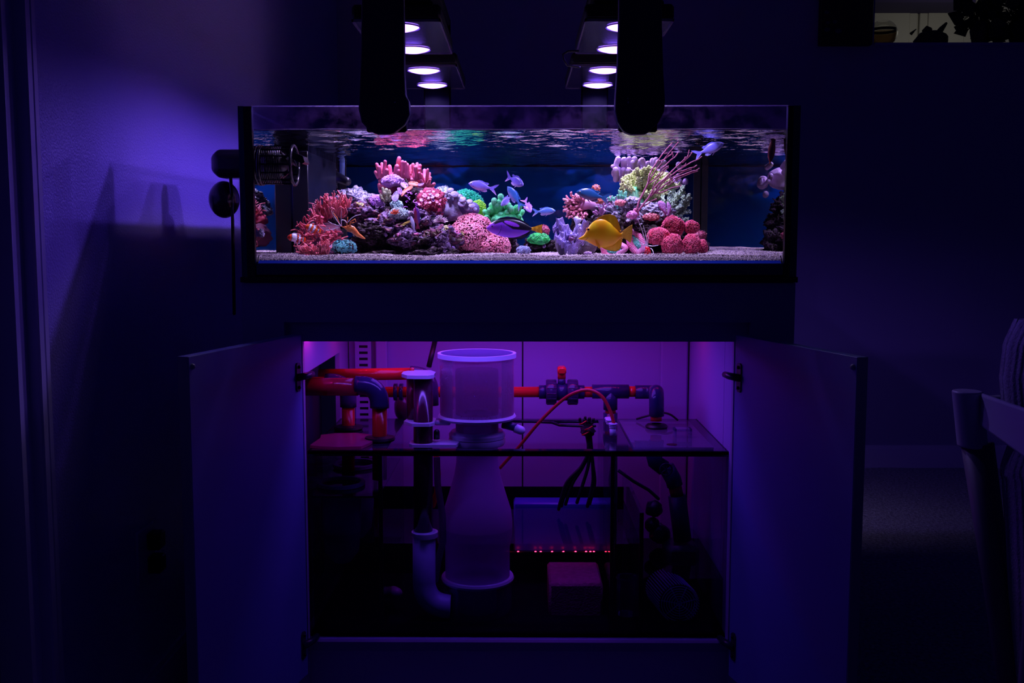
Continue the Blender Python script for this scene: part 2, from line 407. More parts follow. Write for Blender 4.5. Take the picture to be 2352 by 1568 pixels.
G().prism([(IX0 + .003, YI + .0005, BASE), (IX0 + .003, 2.2155, ge), (IX0 + .003, 2.2155, BASE - .002)], (IX1 - IX0 - .006, 0, 0)).build('bottom_glow_edge', mat('blue_bottom_edge', (.002, .018, .19), .9, col2=(.008, .012, .16), nscale=9, spec=.02), tank, False)  # blue of this wedge stands in for light glowing in the bottom glass
B((TX0 - .003, YF - .004, TB - .006), (TX1 + .003, YO + .004, TB + .006), .001).build('base_mat', sil, tank, False)

# water body: closed volume, wavy top
NX, NY = 300, 230
rw = random.Random(3)
waves = []
for k in range(26):
    lam = rw.uniform(.022, .11); an = rw.uniform(0, 2 * math.pi)
    waves.append((2 * math.pi / lam * math.cos(an), 2 * math.pi / lam * math.sin(an), rw.uniform(0, 6.28), lam * .0036))
xs = np.linspace(IX0, IX1, NX + 1); ys = np.linspace(YI, YK - .0005, NY + 1)
X, Yg = np.meshgrid(xs, ys)
Z = sum(a * np.sin(kx * X + ky * Yg + ph) for kx, ky, ph, a in waves)
Z = Z + WZ - .001
top = np.stack([X, Yg, Z], -1).reshape(-1, 3)
n1 = NX + 1
idx = np.arange((NX + 1) * (NY + 1)).reshape(NY + 1, NX + 1)
Fc = [(int(idx[j, i]), int(idx[j, i + 1]), int(idx[j + 1, i + 1]), int(idx[j + 1, i])) for j in range(NY) for i in range(NX)]
ntop = len(Fc)
nb = len(top); zb = BASE - .005
bot = [(IX0, YI, zb), (IX1, YI, zb), (IX1, YK - .0005, zb), (IX0, YK - .0005, zb)]
rowF = [int(i) for i in idx[0]]; rowB = [int(i) for i in idx[-1]]; colL = [int(i) for i in idx[:, 0]]; colR = [int(i) for i in idx[:, -1]]
Fc += [tuple([nb] + [nb + 1] + rowF[::-1]), tuple([nb + 1, nb + 2] + colR[::-1]), tuple([nb + 2, nb + 3] + rowB), tuple([nb + 3, nb] + colL), (nb + 3, nb + 2, nb + 1, nb)]
g = G(); g.add(np.concatenate([top, np.array(bot)]), Fc)
water_m = glass('sea_water', (.94, .97, 1.0), 1.33, 1.0, both=1.33)
water_side = glass('sea_water_side', (.94, .97, 1.0), 1.33, 1.0, both=1.7)
water_top = glass('water_surface', (.985, .99, 1.0), 1.33, 1.0, bump=(1.0, 0.35, (55, 90, 55)))
wo = g.build('water', water_top, None, True, fix=False)
wo.data.materials.append(water_m)
mi = np.zeros(len(wo.data.polygons), int); mi[ntop:] = 1; mi[ntop + 1] = 2; mi[ntop + 3] = 2; wo.data.materials.append(water_side); wo.data.polygons.foreach_set('material_index', mi)
tag(wo, 'clear sea water filling the aquarium, its rippled surface mirroring the reef', 'water')
# meniscus line against the front glass, its bright glint put into the pale colour
pts = [Vector((x, YF + .0125, WZ + .0016 * noise.noise(Vector((x * 6, 1, 0))) + .0006 * noise.noise(Vector((x * 30, 4, 0))))) for x in np.linspace(IX0 + .002, IX1 - .002, 220)]
G().tube(pts, [0.0009 + .0006 * abs(noise.noise(Vector((p.x * 9, 7, 0)))) for p in pts], 6, 'flat').build('water_line', mat('salt_line', (.85, .75, .95), .2), wo, 'all')

# sand
def sand_z(x, y):
    u = (y - YI) / (YK - YI)
    return SZ + .010 * u * (0.2 + max(0, x) * 2.2) + .004 * noise.noise(Vector((x * 7, y * 7, 2))) + .0025 * noise.noise(Vector((x * 22, y * 22, 5)))
sx = np.linspace(IX0 + .001, IX1 - .001, 150); sy = np.concatenate([[YI + .014], np.linspace(YI + .022, YK - .001, 89)])
V = [(x, y, sand_z(x, y) - (.006 if y < YI + .016 else 0)) for y in sy for x in sx]; n = len(sx)
Fc = [(j * n + i, j * n + i + 1, (j + 1) * n + i + 1, (j + 1) * n + i) for j in range(len(sy) - 1) for i in range(n - 1)]
m0 = len(V); V += [(x, YI + .010, BASE - .003) for x in sx]
Fc += [(m0 + i, m0 + i + 1, i + 1, i) for i in range(n - 1)]
sandm = mat('coral_sand', (.5, .45, .6), .9, ramp=[(.3, (.08, .06, .09)), (.45, (.30, .22, .28)), (.6, (.56, .46, .46)), (.75, (.18, .14, .19))], nscale=340, bump=(400, 1.0, .003), detail=2)
so = G().add(V, Fc).build('sand_bed', sandm, None, 'all')
tag(so, 'thin bed of pale speckled coral sand along the aquarium floor', 'sand', kind='stuff')
k = 9000
gx = rng.uniform(IX0 + .004, IX1 - .004, k); gy = YI + .022 + (rng.random(k) ** 2.2) * .9
pos = np.array([(x, y, sand_z(x, y) + .0004) for x, y in zip(gx, gy)])
kf = 4200
fx = rng.uniform(IX0 + .004, IX1 - .004, kf); fz = rng.uniform(0, 1, kf)
posf = np.array([(x, YI + .012 + .01 * z, ge + (sand_z(x, YI + .02) - ge) * z) for x, z in zip(fx, fz)])
g = G(); gp = np.concatenate([pos, posf])
scatter(g, OCT, gp, rng.normal(size=(len(gp), 3)), rng.uniform(.0007, .0019, len(gp)))
go = g.build('sand_grains', mat('coral_grains', (.7, .6, .78), .7, ramp=[(.35, (.10, .06, .09)), (.5, (.46, .36, .38)), (.62, (.85, .75, .70)), (.75, (.30, .17, .2))], nscale=150, detail=1), None, False, fix=False)
tag(go, 'loose coral gravel grains over the sand bed', 'gravel', kind='stuff')
# ================================================================= REEF
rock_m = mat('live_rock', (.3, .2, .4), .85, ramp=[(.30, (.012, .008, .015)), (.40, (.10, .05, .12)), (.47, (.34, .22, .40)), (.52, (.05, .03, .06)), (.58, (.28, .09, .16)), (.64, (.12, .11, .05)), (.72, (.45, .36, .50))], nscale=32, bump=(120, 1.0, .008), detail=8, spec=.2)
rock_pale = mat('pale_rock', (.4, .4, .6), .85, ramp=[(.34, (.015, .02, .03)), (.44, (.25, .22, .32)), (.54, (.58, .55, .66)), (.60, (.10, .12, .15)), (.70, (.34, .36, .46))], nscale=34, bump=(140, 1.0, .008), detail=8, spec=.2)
rock_dark = mat('shaded_rock', (.1, .06, .1), .9, ramp=[(.3, (.005, .003, .006)), (.48, (.04, .02, .035)), (.58, (.03, .025, .015)), (.68, (.16, .09, .15))], nscale=40, bump=(120, 1.0, .008), detail=8, spec=.2)  # darker rock copy with shade put into its colour
zo = {
 'pink': mat('zoa_pink', (.85, .20, .42), .5, col2=(.5, .12, .34), nscale=60),
 'lilac': mat('zoa_lilac', (.75, .52, .85), .5, col2=(.42, .25, .62), nscale=60),
 'olive': mat('zoa_olive', (.60, .48, .14), .5, col2=(.28, .34, .16), nscale=60),
 'teal': mat('zoa_teal', (.20, .70, .62), .5, col2=(.08, .38, .45), nscale=60),
 'mauve': mat('zoa_mauve', (.55, .30, .55), .5, col2=(.30, .16, .30), nscale=60),
 'orange': mat('zoa_orange', (.85, .26, .14), .5, col2=(.5, .14, .1), nscale=60),
}
def rock(px, py, Y, rx, rz, label, seed, ry=None, m=None, sub=6, crust=()):
    c = P(px, py, Y); r = (W(rx, Y), ry or W(rx, Y) * .9, W(rz, Y))
    V, Fc, N = lump(c, r, seed, .42, 1.9, sub, 6)
    fine = np.array([fbm(v, 34, seed + 3, 5) for v in V]); fine = np.where(fine < -.12, fine * 2.2, fine); V = V + N * (fine * .20 * min(r))[:, None]
    t = tag(G().add(V, Fc).build('live_rock', m or rock_m, None, 'all'), label, 'rock', 'live rocks of the reef')
    # small growths
    ok = np.where((N[:, 1] < .35) & (N[:, 2] > -.75))[0]
    for kind, num, size in crust:
        s0 = V[rng.choice(ok)] if len(ok) else V[0]
        seeds = V[rng.choice(ok, max(2, num // 22))]
        d = np.min(np.linalg.norm(V[ok][:, None] - seeds[None], axis=2), axis=1) + rng.uniform(0, .012, len(ok))
        pick = ok[np.argsort(d)[:num]]
        o = scatter(G(), POLYP, V[pick], N[pick] + rng.normal(size=(len(pick), 3)) * .25 + np.array([0, -.2, .2]), rng.uniform(.75, 1.25, len(pick)) * size).build('polyp_crust', zo[kind], t, 'all', fix=False)
        o['kind'] = 'stuff'
        if kind in ('teal', 'olive', 'orange', 'pink'): o['label'] = kind + ' button polyps'
    return t
Z0 = .0031
# left mound
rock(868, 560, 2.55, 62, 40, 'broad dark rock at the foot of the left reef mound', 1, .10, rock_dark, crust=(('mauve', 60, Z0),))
rock(975, 560, 2.52, 70, 38, 'dark polyp-covered rock at the foot of the left mound beside the pink polyp dome', 2, .10, rock_dark, crust=(('lilac', 70, Z0), ('olive', 50, Z0)))
rock(815, 470, 2.66, 48, 34, 'pale lilac craggy rock crest behind the upper pink anemone', 3, .08, rock_pale, crust=(('lilac', 30, Z0),))
rock(845, 497, 2.58, 52, 30, 'polyp-speckled rock below the pale crest of the left mound', 4, .08, None, crust=(('olive', 60, Z0), ('lilac', 50, Z0)))
rock(900, 520, 2.50, 50, 30, 'knobbly purple rock in the middle of the left mound', 5, .07, None, crust=(('mauve', 60, Z0), ('lilac', 60, Z0), ('orange', 18, Z0)))
rock(960, 520, 2.50, 48, 34, 'purple rock behind the slim red and white fish', 6, .07, None, crust=(('lilac', 60, Z0), ('teal', 24, Z0)))
rock(1015, 548, 2.46, 46, 30, 'olive and lilac polyp rock touching the pink polyp dome', 7, .06, None, crust=(('olive', 90, Z0), ('lilac', 60, Z0), ('pink', 20, Z0)))
rock(935, 470, 2.62, 55, 42, 'dark rock carrying the orange plate corals', 8, .08, rock_dark, crust=(('mauve', 30, Z0),))
rock(1010, 495, 2.58, 38, 40, 'rock between the red button polyps and the folded grey coral', 9, .07, None, crust=(('mauve', 40, Z0), ('lilac', 24, Z0)))
rock(860, 532, 2.46, 34, 22, 'small pitted rock behind the shrimp', 10, .05, rock_dark, crust=(('lilac', 18, Z0),))
rock(935, 552, 2.44, 36, 20, 'low rock with pink-rimmed polyps near the sand of the left mound', 11, .05, None, crust=(('pink', 24, Z0), ('lilac', 40, Z0)))
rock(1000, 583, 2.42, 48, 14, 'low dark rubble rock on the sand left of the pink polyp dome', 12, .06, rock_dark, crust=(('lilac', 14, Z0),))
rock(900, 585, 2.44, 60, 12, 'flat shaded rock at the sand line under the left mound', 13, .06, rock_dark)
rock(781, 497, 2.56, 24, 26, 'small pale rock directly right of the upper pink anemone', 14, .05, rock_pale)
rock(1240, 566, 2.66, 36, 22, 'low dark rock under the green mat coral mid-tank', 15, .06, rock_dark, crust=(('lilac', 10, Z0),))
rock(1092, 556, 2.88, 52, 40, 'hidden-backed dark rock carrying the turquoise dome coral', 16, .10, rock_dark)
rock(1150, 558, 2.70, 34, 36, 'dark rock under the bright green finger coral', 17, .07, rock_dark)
# right mound
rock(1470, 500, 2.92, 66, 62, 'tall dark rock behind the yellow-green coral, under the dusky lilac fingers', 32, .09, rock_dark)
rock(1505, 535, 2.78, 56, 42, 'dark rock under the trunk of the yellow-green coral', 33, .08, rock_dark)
rock(1430, 500, 2.62, 62, 38, 'pale rock at the centre of the right reef mound above the yellow fish', 21, .09, rock_pale, crust=(('lilac', 60, Z0), ('teal', 20, Z0)))
rock(1400, 472, 2.66, 40, 20, 'purple-crusted rock top behind the dark blue fish', 22, .07, None, crust=(('lilac', 40, Z0), ('pink', 18, Z0)))
rock(1470, 530, 2.54, 48, 40, 'dark hollowed rock behind the yellow fish tail', 23, .08, rock_dark, crust=(('lilac', 30, Z0), ('mauve', 24, Z0)))
rock(1500, 492, 2.58, 40, 24, 'rock with yellow-green button polyps right of the sea rod base', 24, .06, rock_pale, crust=(('olive', 46, Z0 * 1.2), ('lilac', 20, Z0)))
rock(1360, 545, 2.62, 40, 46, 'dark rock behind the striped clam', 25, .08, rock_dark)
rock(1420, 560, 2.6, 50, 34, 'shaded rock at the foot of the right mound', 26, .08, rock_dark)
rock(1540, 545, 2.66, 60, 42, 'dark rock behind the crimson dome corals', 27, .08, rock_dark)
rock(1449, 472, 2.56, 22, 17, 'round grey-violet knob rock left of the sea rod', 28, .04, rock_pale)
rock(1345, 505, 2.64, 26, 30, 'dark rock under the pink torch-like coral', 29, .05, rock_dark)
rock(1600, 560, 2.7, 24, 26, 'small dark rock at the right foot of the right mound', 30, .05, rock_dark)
rock(1462, 505, 2.52, 30, 14, 'ledge rock crusted with lilac just above the yellow fish back', 31, .05, rock_pale, crust=(('lilac', 30, Z0),))

def coral(name, label, px, py, Y, group=None): return thing(name, label, 'coral', P(px, py, Y), group)
def finger(t, base, tip, Y, Yt, r, m, name='finger', r0=None, bend=0.0, seg=9, knob=0.0, n=7, up=None):
    a = P(*base, Y); b = P(*tip, Yt); L_ = (b - a).length
    side = Vector((b.z - a.z, 0, -(b.x - a.x))).normalized() if L_ > 0 else Vector((1, 0, 0))
    pts = []; rad = []
    for i in range(n):
        u = i / (n - 1); p = a.lerp(b, u) + side * bend * L_ * math.sin(u * math.pi)
        pts.append(p); rr = (r0 or r * .85) * (1 - u) + r * u
        rad.append(rr * (1 + knob * noise.noise(Vector((a.x * 90, tip[0], u * 4)))))
    b2 = pts[-1] - (pts[-1] - pts[-2]).normalized() * 0
    return G().tube(pts, rad, seg).build(name, m, t, 'all')
# ---- pink finger leather (left, tallest)
pinkl = mat('pink_leather', (.88, .20, .30), .5, col2=(.72, .13, .26), nscale=70, bump=(600, .35, .002), spec=.5)
t = coral('finger_coral', 'tall pink finger leather coral crowning the left reef mound', 925, 440, 2.72)
c8 = 260 / 2352
def q(x, y): return (800 + x * c8, 340 + y * c8)
F1 = [((700, 640), (590, 340), 40), ((660, 600), (640, 400), 40), ((700, 620), (695, 330), 34), ((740, 600), (765, 280), 38), ((720, 620), (745, 410), 40), ((640, 620), (570, 500), 40),
      ((800, 600), (800, 460), 42), ((880, 600), (855, 385), 46), ((980, 640), (1010, 380), 54), ((1010, 430), (1055, 215), 44), ((1060, 600), (1035, 470), 42), ((1100, 620), (1125, 290), 44),
      ((1150, 620), (1145, 560), 40), ((1145, 560), (1142, 500), 30), ((1200, 620), (1185, 300), 34), ((1240, 640), (1220, 350), 44), ((1290, 650), (1255, 410), 40), ((1310, 600), (1300, 500), 30), ((1290, 560), (1300, 370), 30),
      ((1380, 640), (1345, 345), 34), ((1370, 600), (1350, 400), 32), ((1420, 640), (1400, 400), 40), ((1440, 640), (1430, 330), 36), ((1470, 640), (1490, 370), 40), ((1480, 600), (1480, 440), 32), ((1490, 640), (1475, 520), 32),
      ((1560, 700), (1515, 550), 32), ((1590, 700), (1585, 470), 44), ((1630, 700), (1650, 450), 34), ((1640, 660), (1645, 540), 34), ((1660, 700), (1695, 530), 34), ((1660, 740), (1710, 620), 28), ((1600, 720), (1600, 630), 28), ((1640, 760), (1700, 660), 28),
      ((1700, 860), (1780, 750), 34), ((1680, 860), (1740, 780), 32), ((1660, 840), (1670, 770), 30), ((720, 760), (650, 680), 30), ((720, 800), (640, 760), 34), ((730, 860), (655, 850), 36), ((700, 900), (660, 900), 30), ((1560, 760), (1510, 670), 30), ((1180, 700), (1180, 640), 30)]
for i, (a, b, r) in enumerate(F1):
    dy = R.uniform(-.035, .03) ; finger(t, q(*a), q(*b), 2.70 + dy * .3, 2.70 + dy, W(r * c8, 2.70), pinkl, knob=.22, r0=W(r * c8 * 1.15, 2.7))
for (cx, cy, rx, rz, sd) in ((790, 640, 130, 130, 1), (1010, 620, 150, 130, 2), (1330, 650, 230, 130, 3), (1600, 760, 120, 130, 4), (700, 800, 80, 150, 5), (1200, 760, 500, 90, 6)):
    c = P(*q(cx, cy), 2.725); V, Fc, N = lump(c, (W(rx * c8, 2.72), .03, W(rz * c8, 2.72)), sd, .2, 1.6, 4)
    G().add(V, Fc).build('stalk', pinkl, t, 'all')
# ---- purple bushy coral in front of it
purp = mat('purple_stony', (.50, .22, .72), .6, col2=(.70, .42, .85), nscale=90, bump=(500, .6, .002))
def bush(name, label, px, py, Y, rx, rz, n, size, m, seed, ry=None, tmpl=NUB, front=-.85, squash=None, corem=None, amp=.18, long=1.0, partname='branch_tips', fs=1.6):
    size *= .76; n = int(n * 1.6); t = coral(name, label, px, py + rz, Y); c = P(px, py, Y); r = np.array((W(rx, Y), ry or W(rx, Y) * .8, W(rz, Y)))
    V, Fc, N = lump(c, r, seed, amp, fs, 4)
    G().add(V, Fc).build('body', corem or m, t, 'all')
    ok = np.where((N[:, 1] < .4) & (N[:, 2] > front))[0]
    p = rng.choice(ok, n, replace=n > len(ok)); pos = V[p] + rng.normal(size=(n, 3)) * min(r) * .03
    sc = np.stack([rng.uniform(.8, 1.2, n) * size] * 2 + [rng.uniform(.7, 1.3, n) * size * long], 1)
    o = scatter(G(), tmpl, pos - N[p] * size * .2, N[p] + rng.normal(size=(n, 3)) * .3, sc).build(partname, m, t, 'all', fix=False)
    o['kind'] = 'stuff'
    return t
bush('bushy_coral', 'purple bushy stony coral in front of the pink finger coral', 901, 418, 2.60, 24, 13, 380, .0032, purp, 31, .035, long=1.6, front=-.5)
G().tube([P(905, 425, 2.61), P(900, 445, 2.61), P(898, 470, 2.62)], [.018, .014, .02], 14).build('stalk', mat('dull_red_stalk', (.35, .05, .14), .6, bump=(80, .5, .004)), [o for o in bpy.data.objects if o.name.startswith('bushy_coral')][0], 'all')
bush('bushy_coral', 'small round deep purple bushy coral on the left mound below the pink fingers', 864, 462, 2.53, 15, 12, 230, .0034, mat('deep_purple', (.42, .12, .62), .5, col2=(.7, .4, .85), nscale=90), 32, .022, long=1.2)
# ---- yellow-white stubby coral
yw = mat('cream_green_coral', (.62, .66, .42), .6, col2=(.45, .42, .22), nscale=120, bump=(500, 1, .004))
t = coral('stubby_coral', 'cream-green stubby soft coral left of the plate corals', 888, 465, 2.52)
for a, b, r in (((740, 1080), (715, 830), 26), ((790, 1100), (790, 870), 34), ((840, 1100), (855, 880), 32), ((700, 1080), (665, 960), 28), ((800, 1060), (760, 930), 34), ((760, 1120), (700, 1050), 26), ((840, 1100), (880, 1000), 26)):
    finger(t, q(*a), q(*b), 2.52, 2.51, W(r * c8, 2.52), yw, knob=.5, r0=W(r * c8 * 1.2, 2.5))
cyan = mat('cyan_green', (.30, .85, .65), .5, col2=(.15, .5, .5), nscale=90)
bush('tuft_coral', 'tiny pale green tufted coral between the cream coral and the red anemone tuft', 911, 471, 2.49, 13, 9, 150, .0030, mat('pale_teal', (.45, .72, .68), .5, col2=(.3, .45, .5), nscale=90), 33, .015, long=1.3)
bush('tuft_coral', 'pale sea-green star polyp clump in front of the left mound centre', 918, 492, 2.45, 22, 12, 190, .0034, mat('grey_teal', (.45, .62, .60), .5, col2=(.25, .3, .35), nscale=90), 34, .02, long=1.4)
# small orange-red tuft
t = coral('anemone', 'tiny orange-red tufted anemone in the middle of the left mound', 908, 492, 2.41)
for k in range(26):
    an = R.uniform(.1, 3.04); l = R.uniform(6, 13)
    finger(t, (908, 491), (908 + l * math.cos(an), 491 - l * math.sin(an) * .9), 2.42, 2.41, .0011, mat('hot_orange', (1, .16, .07), .5), 'tentacle', r0=.0016, n=4, seg=5)
# ---- plate corals
plate_o = mat('orange_plate', (.80, .13, .035), .55, col2=(.55, .07, .03), nscale=60, bump=(300, .5, .002))
plate_p = mat('lilac_plate', (.55, .26, .75), .55, col2=(.38, .18, .6), nscale=200, bump=(400, .6, .002))
def plate(label, outline, Y, tilt, m, name='plate_coral', rimm=None):
    """thin wavy shelf; outline in measured points, depth slopes across it"""
    cx = sum(p[0] for p in outline) / len(outline); cy = sum(p[1] for p in outline) / len(outline)
    t = coral(name, label, cx, cy, Y)
    rings = 8; V = []; ol = list(outline)
    for _ in range(3):     # corner cutting rounds the outline
        nl = []
        for i in range(len(ol)):
            a, b = ol[i], ol[(i + 1) % len(ol)]
            nl += [(a[0] * .75 + b[0] * .25, a[1] * .75 + b[1] * .25), (a[0] * .25 + b[0] * .75, a[1] * .25 + b[1] * .75)]
        ol = nl
    for r in range(rings + 1):
        for i, (x, y) in enumerate(ol):
            u = r / rings; xx = cx + (x - cx) * u; yy = cy + (y - cy) * u
            p = P(xx, yy, Y + tilt * (cy - yy) / 10 + .0016 * u * u * math.sin(i * 2 * math.pi * 3 / len(ol)))
            V.append(p)
    top = [tuple(p) for p in V]; th = .0022
    bt = [(p[0], p[1] + .001, p[2] - th) for p in top]; N_ = len(ol); M_ = len(top)
    Fc = [(r * N_ + i, r * N_ + (i + 1) % N_, (r + 1) * N_ + (i + 1) % N_, (r + 1) * N_ + i) for r in range(rings) for i in range(N_)]
    Fb = [tuple(x + M_ for x in f[::-1]) for f in Fc]
    Fe = [(rings * N_ + i, rings * N_ + (i + 1) % N_, M_ + rings * N_ + (i + 1) % N_, M_ + rings * N_ + i) for i in range(N_)]
    G().add(top + bt, Fc + Fb + Fe).build('plate', m, t, 'all')
    e = [P(x, y, Y + tilt * (cy - y) / 10 - .001) for x, y in ol]
    G().tube(e + [e[0]], .0007, 5, 'flat').build('rim', rimm or mat('plate_rim', (.75, .25, .16), .5), t, 'all')
    return t
def qs(l): return [q(*p) for p in l]
plate('orange plate coral, upper one, with a lilac right lobe', qs([(1245, 720), (1300, 690), (1420, 700), (1460, 740), (1440, 785), (1360, 775), (1270, 775)]), 2.53, .012, plate_o)
plate('orange plate coral, lower slanting one under the lilac plates', qs([(1110, 920), (1180, 840), (1280, 790), (1345, 795), (1310, 850), (1200, 900), (1130, 990), (1090, 1000)]), 2.51, .012, plate_o)
plate('lilac plate coral just right of the purple bushy coral', qs([(1080, 720), (1150, 700), (1240, 740), (1230, 810), (1180, 840), (1110, 790)]), 2.54, .01, plate_p, rimm=mat('lilac_rim', (.60, .34, .75), .5))
plate('small lilac plate coral at the right tip of the upper orange plate', qs([(1450, 740), (1530, 740), (1570, 725), (1560, 760), (1500, 780), (1450, 780)]), 2.525, .01, plate_p, rimm=mat('lilac_rim', (.60, .34, .75), .5))
plate('lilac plate coral pointing down left of the lower orange plate', qs([(1010, 830), (1060, 820), (1110, 850), (1120, 920), (1090, 980), (1040, 900)]), 2.50, .004, plate_p, rimm=mat('lilac_rim', (.60, .34, .75), .5))
plate('grey speckled fan-shaped coral blade under the lilac plates', qs([(1015, 870), (1050, 950), (1040, 1060), (960, 1120), (890, 1040), (930, 960)]), 2.48, .004, mat('speckled_blade', (.55, .45, .62), .6, col2=(.28, .28, .42), nscale=260), rimm=mat('lilac_rim', (.60, .34, .75), .5))
# ---- red button polyps colony
redm = mat('crimson_mass', (.60, .05, .13), .6, col2=(.35, .03, .10), nscale=80, bump=(200, .7, .004))
t = coral('button_polyp_coral', 'crimson button polyp colony with big pink ringed discs on the left mound', 990, 480, 2.50)
V, Fc, N = lump(P(990, 458, 2.53), (W(32, 2.5), .03, W(26, 2.5)), 41, .15, 1.5, 4); G().add(V, Fc).build('body', redm, t, 'all')
V, Fc, N = lump(P(1008, 480, 2.54), (W(18, 2.5), .03, W(26, 2.5)), 42, .15, 1.5, 4); G().add(V, Fc).build('body', redm, t, 'all')
DISC = ring_t(18, [(.7, -.5), (.95, -.05), (1, .12), (.86, .2), (.55, .02), (.42, .12), (.3, .08)])
hot = mat('hot_pink_disc', (1, .16, .30), .4); pk = mat('pale_lilac_disc', (.55, .20, .58), .4, col2=(.72, .38, .74), nscale=100); rs = mat('rose_disc', (.80, .15, .36), .4)
centre_m = mat('disc_centre', (.85, .55, .85), .4)
for (x, y, r, m) in ((1585, 985, 62, hot), (1850, 985, 50, hot), (1520, 905, 34, hot), (1745, 1010, 50, pk), (1660, 1035, 36, pk), (1525, 1080, 44, pk), (1765, 1085, 38, pk), (1610, 1130, 36, rs), (1695, 1130, 30, pk), (1845, 1120, 34, rs), (1770, 905, 30, rs), (1700, 955, 32, pk), (1475, 1170, 30, hot), (1690, 890, 26, rs), (1910, 1080, 28, rs), (1640, 900, 24, rs), (1900, 1160, 26, rs)):
    c = np.array(P(*q(x, y), 2.475))
    d = scatter(G(), DISC, [c], [(rng.uniform(-.2, .2), -1, .75)], [W(r * c8, 2.48)]).build('polyp_disc', m, t, 'all')
    if r > 34: G().add(np.array(ICO[2][0]) * W(r * c8 * .17, 2.48) * np.array([1, .6, .8]) + c + np.array([0, -.001, .001]), ICO[2][1]).build('disc_centre', centre_m, d, 'all')
n = 150; a = rng.uniform(0, 6.28, n); rr_ = np.sqrt(rng.random(n))
ps = [np.array(P(992 + 30 * r * math.cos(b) + 3, 459 + 26 * r * math.sin(b), 2.50 - .012 * (1 - r))) for r, b in zip(rr_, a)]
o = scatter(G(), POLYP, ps, [(0, -1, .6)] * n, rng.uniform(.002, .0035, n)).build('small_polyps', redm, t, 'all', fix=False); o['kind'] = 'stuff'
# dark swirl corals beneath
t = coral('ribbon_coral', 'dark violet curled ribbon coral beneath the lower orange plate', 945, 480, 2.50)
for k in range(16):
    x, y = R.uniform(930, 962), R.uniform(440, 482); rr = R.uniform(2.5, 6)
    G().tube([P(x + rr * math.cos(a), y + rr * .7 * math.sin(a), 2.50 + .002 * a) for a in np.linspace(R.uniform(0, 3), R.uniform(4, 6), 9)], .0011, 6).build('ribbon', mat('violet_ribbon', (.38, .05, .45), .5, col2=(.55, .2, .7), nscale=30), t, 'all')
# ---- turquoise dome and lime patch
tq = mat('turquoise', (.01, .80, .38), .55, col2=(.01, .55, .34), nscale=80, bump=(260, 1, .004))
limem = mat('lime', (.42, .90, .04), .5, col2=(.22, .70, .05), nscale=90, bump=(260, 1, .004))
bush('dome_coral', 'turquoise dome coral behind the folded grey coral', 1070, 476, 2.86, 40, 38, 1100, .0034, tq, 51, .05, amp=.07, front=-.6)
bush('dome_coral', 'lime green encrusting coral patch right of the folded grey coral', 1098, 481, 2.74, 17, 20, 420, .0036, limem, 52, .02, amp=.1, front=-.8)
bush('dome_coral', 'pale grey-green dome coral peeking up behind the turquoise dome', 1018, 455, 2.92, 26, 26, 420, .0026, mat('grey_green', (.25, .42, .42), .6, col2=(.35, .38, .5), nscale=50), 53, .04, amp=.08, front=-.2)
# ---- folded grey leather
grey = mat('grey_lilac_leather', (.42, .36, .52), .5, col2=(.26, .22, .38), nscale=40, bump=(200, .5, .003))
greye = mat('grey_lilac_edge', (.75, .70, .95), .45)
t = coral('folded_coral', 'grey-lilac leather coral with mushroom-like folded lobes', 1050, 495, 2.52)
G().tube([P(1040, 508, 2.54), P(1035, 480, 2.54), P(1034, 450, 2.545)], [.032, .022, .014], 20).build('stalk', mat('white_violet_stalk', (.40, .36, .55), .5, col2=(.14, .12, .25), nscale=30, bump=(60, .8, .006)), t, 'all')
G().tube([P(1042, 500, 2.56), P(1060, 480, 2.56), P(1085, 480, 2.555)], [.03, .028, .018], 18).build('stalk', mat('shadow_stalk', (.12, .10, .28), .6), t, 'all')  # stalk coloured dark for the shade between the lobes
lobes = [(1025, 441, 6, 10), (1035, 437, 8, 6), (1044, 446, 10, 9), (1053, 453, 11, 9), (1049, 462, 9, 7), (1062, 458, 9, 9), (1068, 470, 9, 10), (1078, 463, 8, 9), (1084, 472, 8, 9), (1090, 480, 6, 8), (1074, 478, 8, 6), (1060, 468, 9, 6), (1036, 449, 6, 8), (1030, 455, 4, 7)]
for i, (x, y, rx, rz) in enumerate(lobes):
    Yl = 2.52 - .006 * (i % 3); c = P(x, y, Yl)
    # cup-like fold: cap with thick rim, tipped forward
    prof = [(.45, -1.3), (.8, -.6), (1.0, -.1), (.98, .16), (.82, .2), (.4, .32)]
    V_, F_ = ring_t(16, prof); V_ = np.array(V_); V_[:, 0] *= 1 + .12 * np.sin(np.arange(len(V_)) * 1.7)
    sc = np.array([[W(rx, Yl), W(rx, Yl) * .8, W(rz, Yl)]])
    g = G(); scatter(g, (V_, F_), [c], [(R.uniform(-.35, .35), -1, .55)], sc[:, [0, 2, 1]], spin=False); g.build('lobe', grey, t, 'all')
    e = [Vector(c) + Vector((W(rx, Yl) * .98 * math.cos(a), -.3 * W(rx, Yl) + W(rx, Yl) * .7 * math.sin(a), W(rz, Yl) * .1 + W(rz, Yl) * .35 * math.sin(a) + W(rz, Yl) * .12)) for a in np.linspace(0, 6.283, 17)]
# white fluffy tuft at its foot
t = coral('feather_coral', 'pale pink and white feathery coral tuft at the foot of the folded coral', 1018, 520, 2.44)
for k in range(70):
    an = R.uniform(.0, 3.14); l = R.uniform(8, 18)
    finger(t, (1012, 508), (1012 + l * math.cos(an), 512 - l * math.sin(an)), 2.45, 2.44 + R.uniform(-.01, .01), .0009, mat('feather_pink', (.75, .42, .62), .6, col2=(.8, .75, .7), nscale=90), 'frond', r0=.0014, n=4, seg=5)
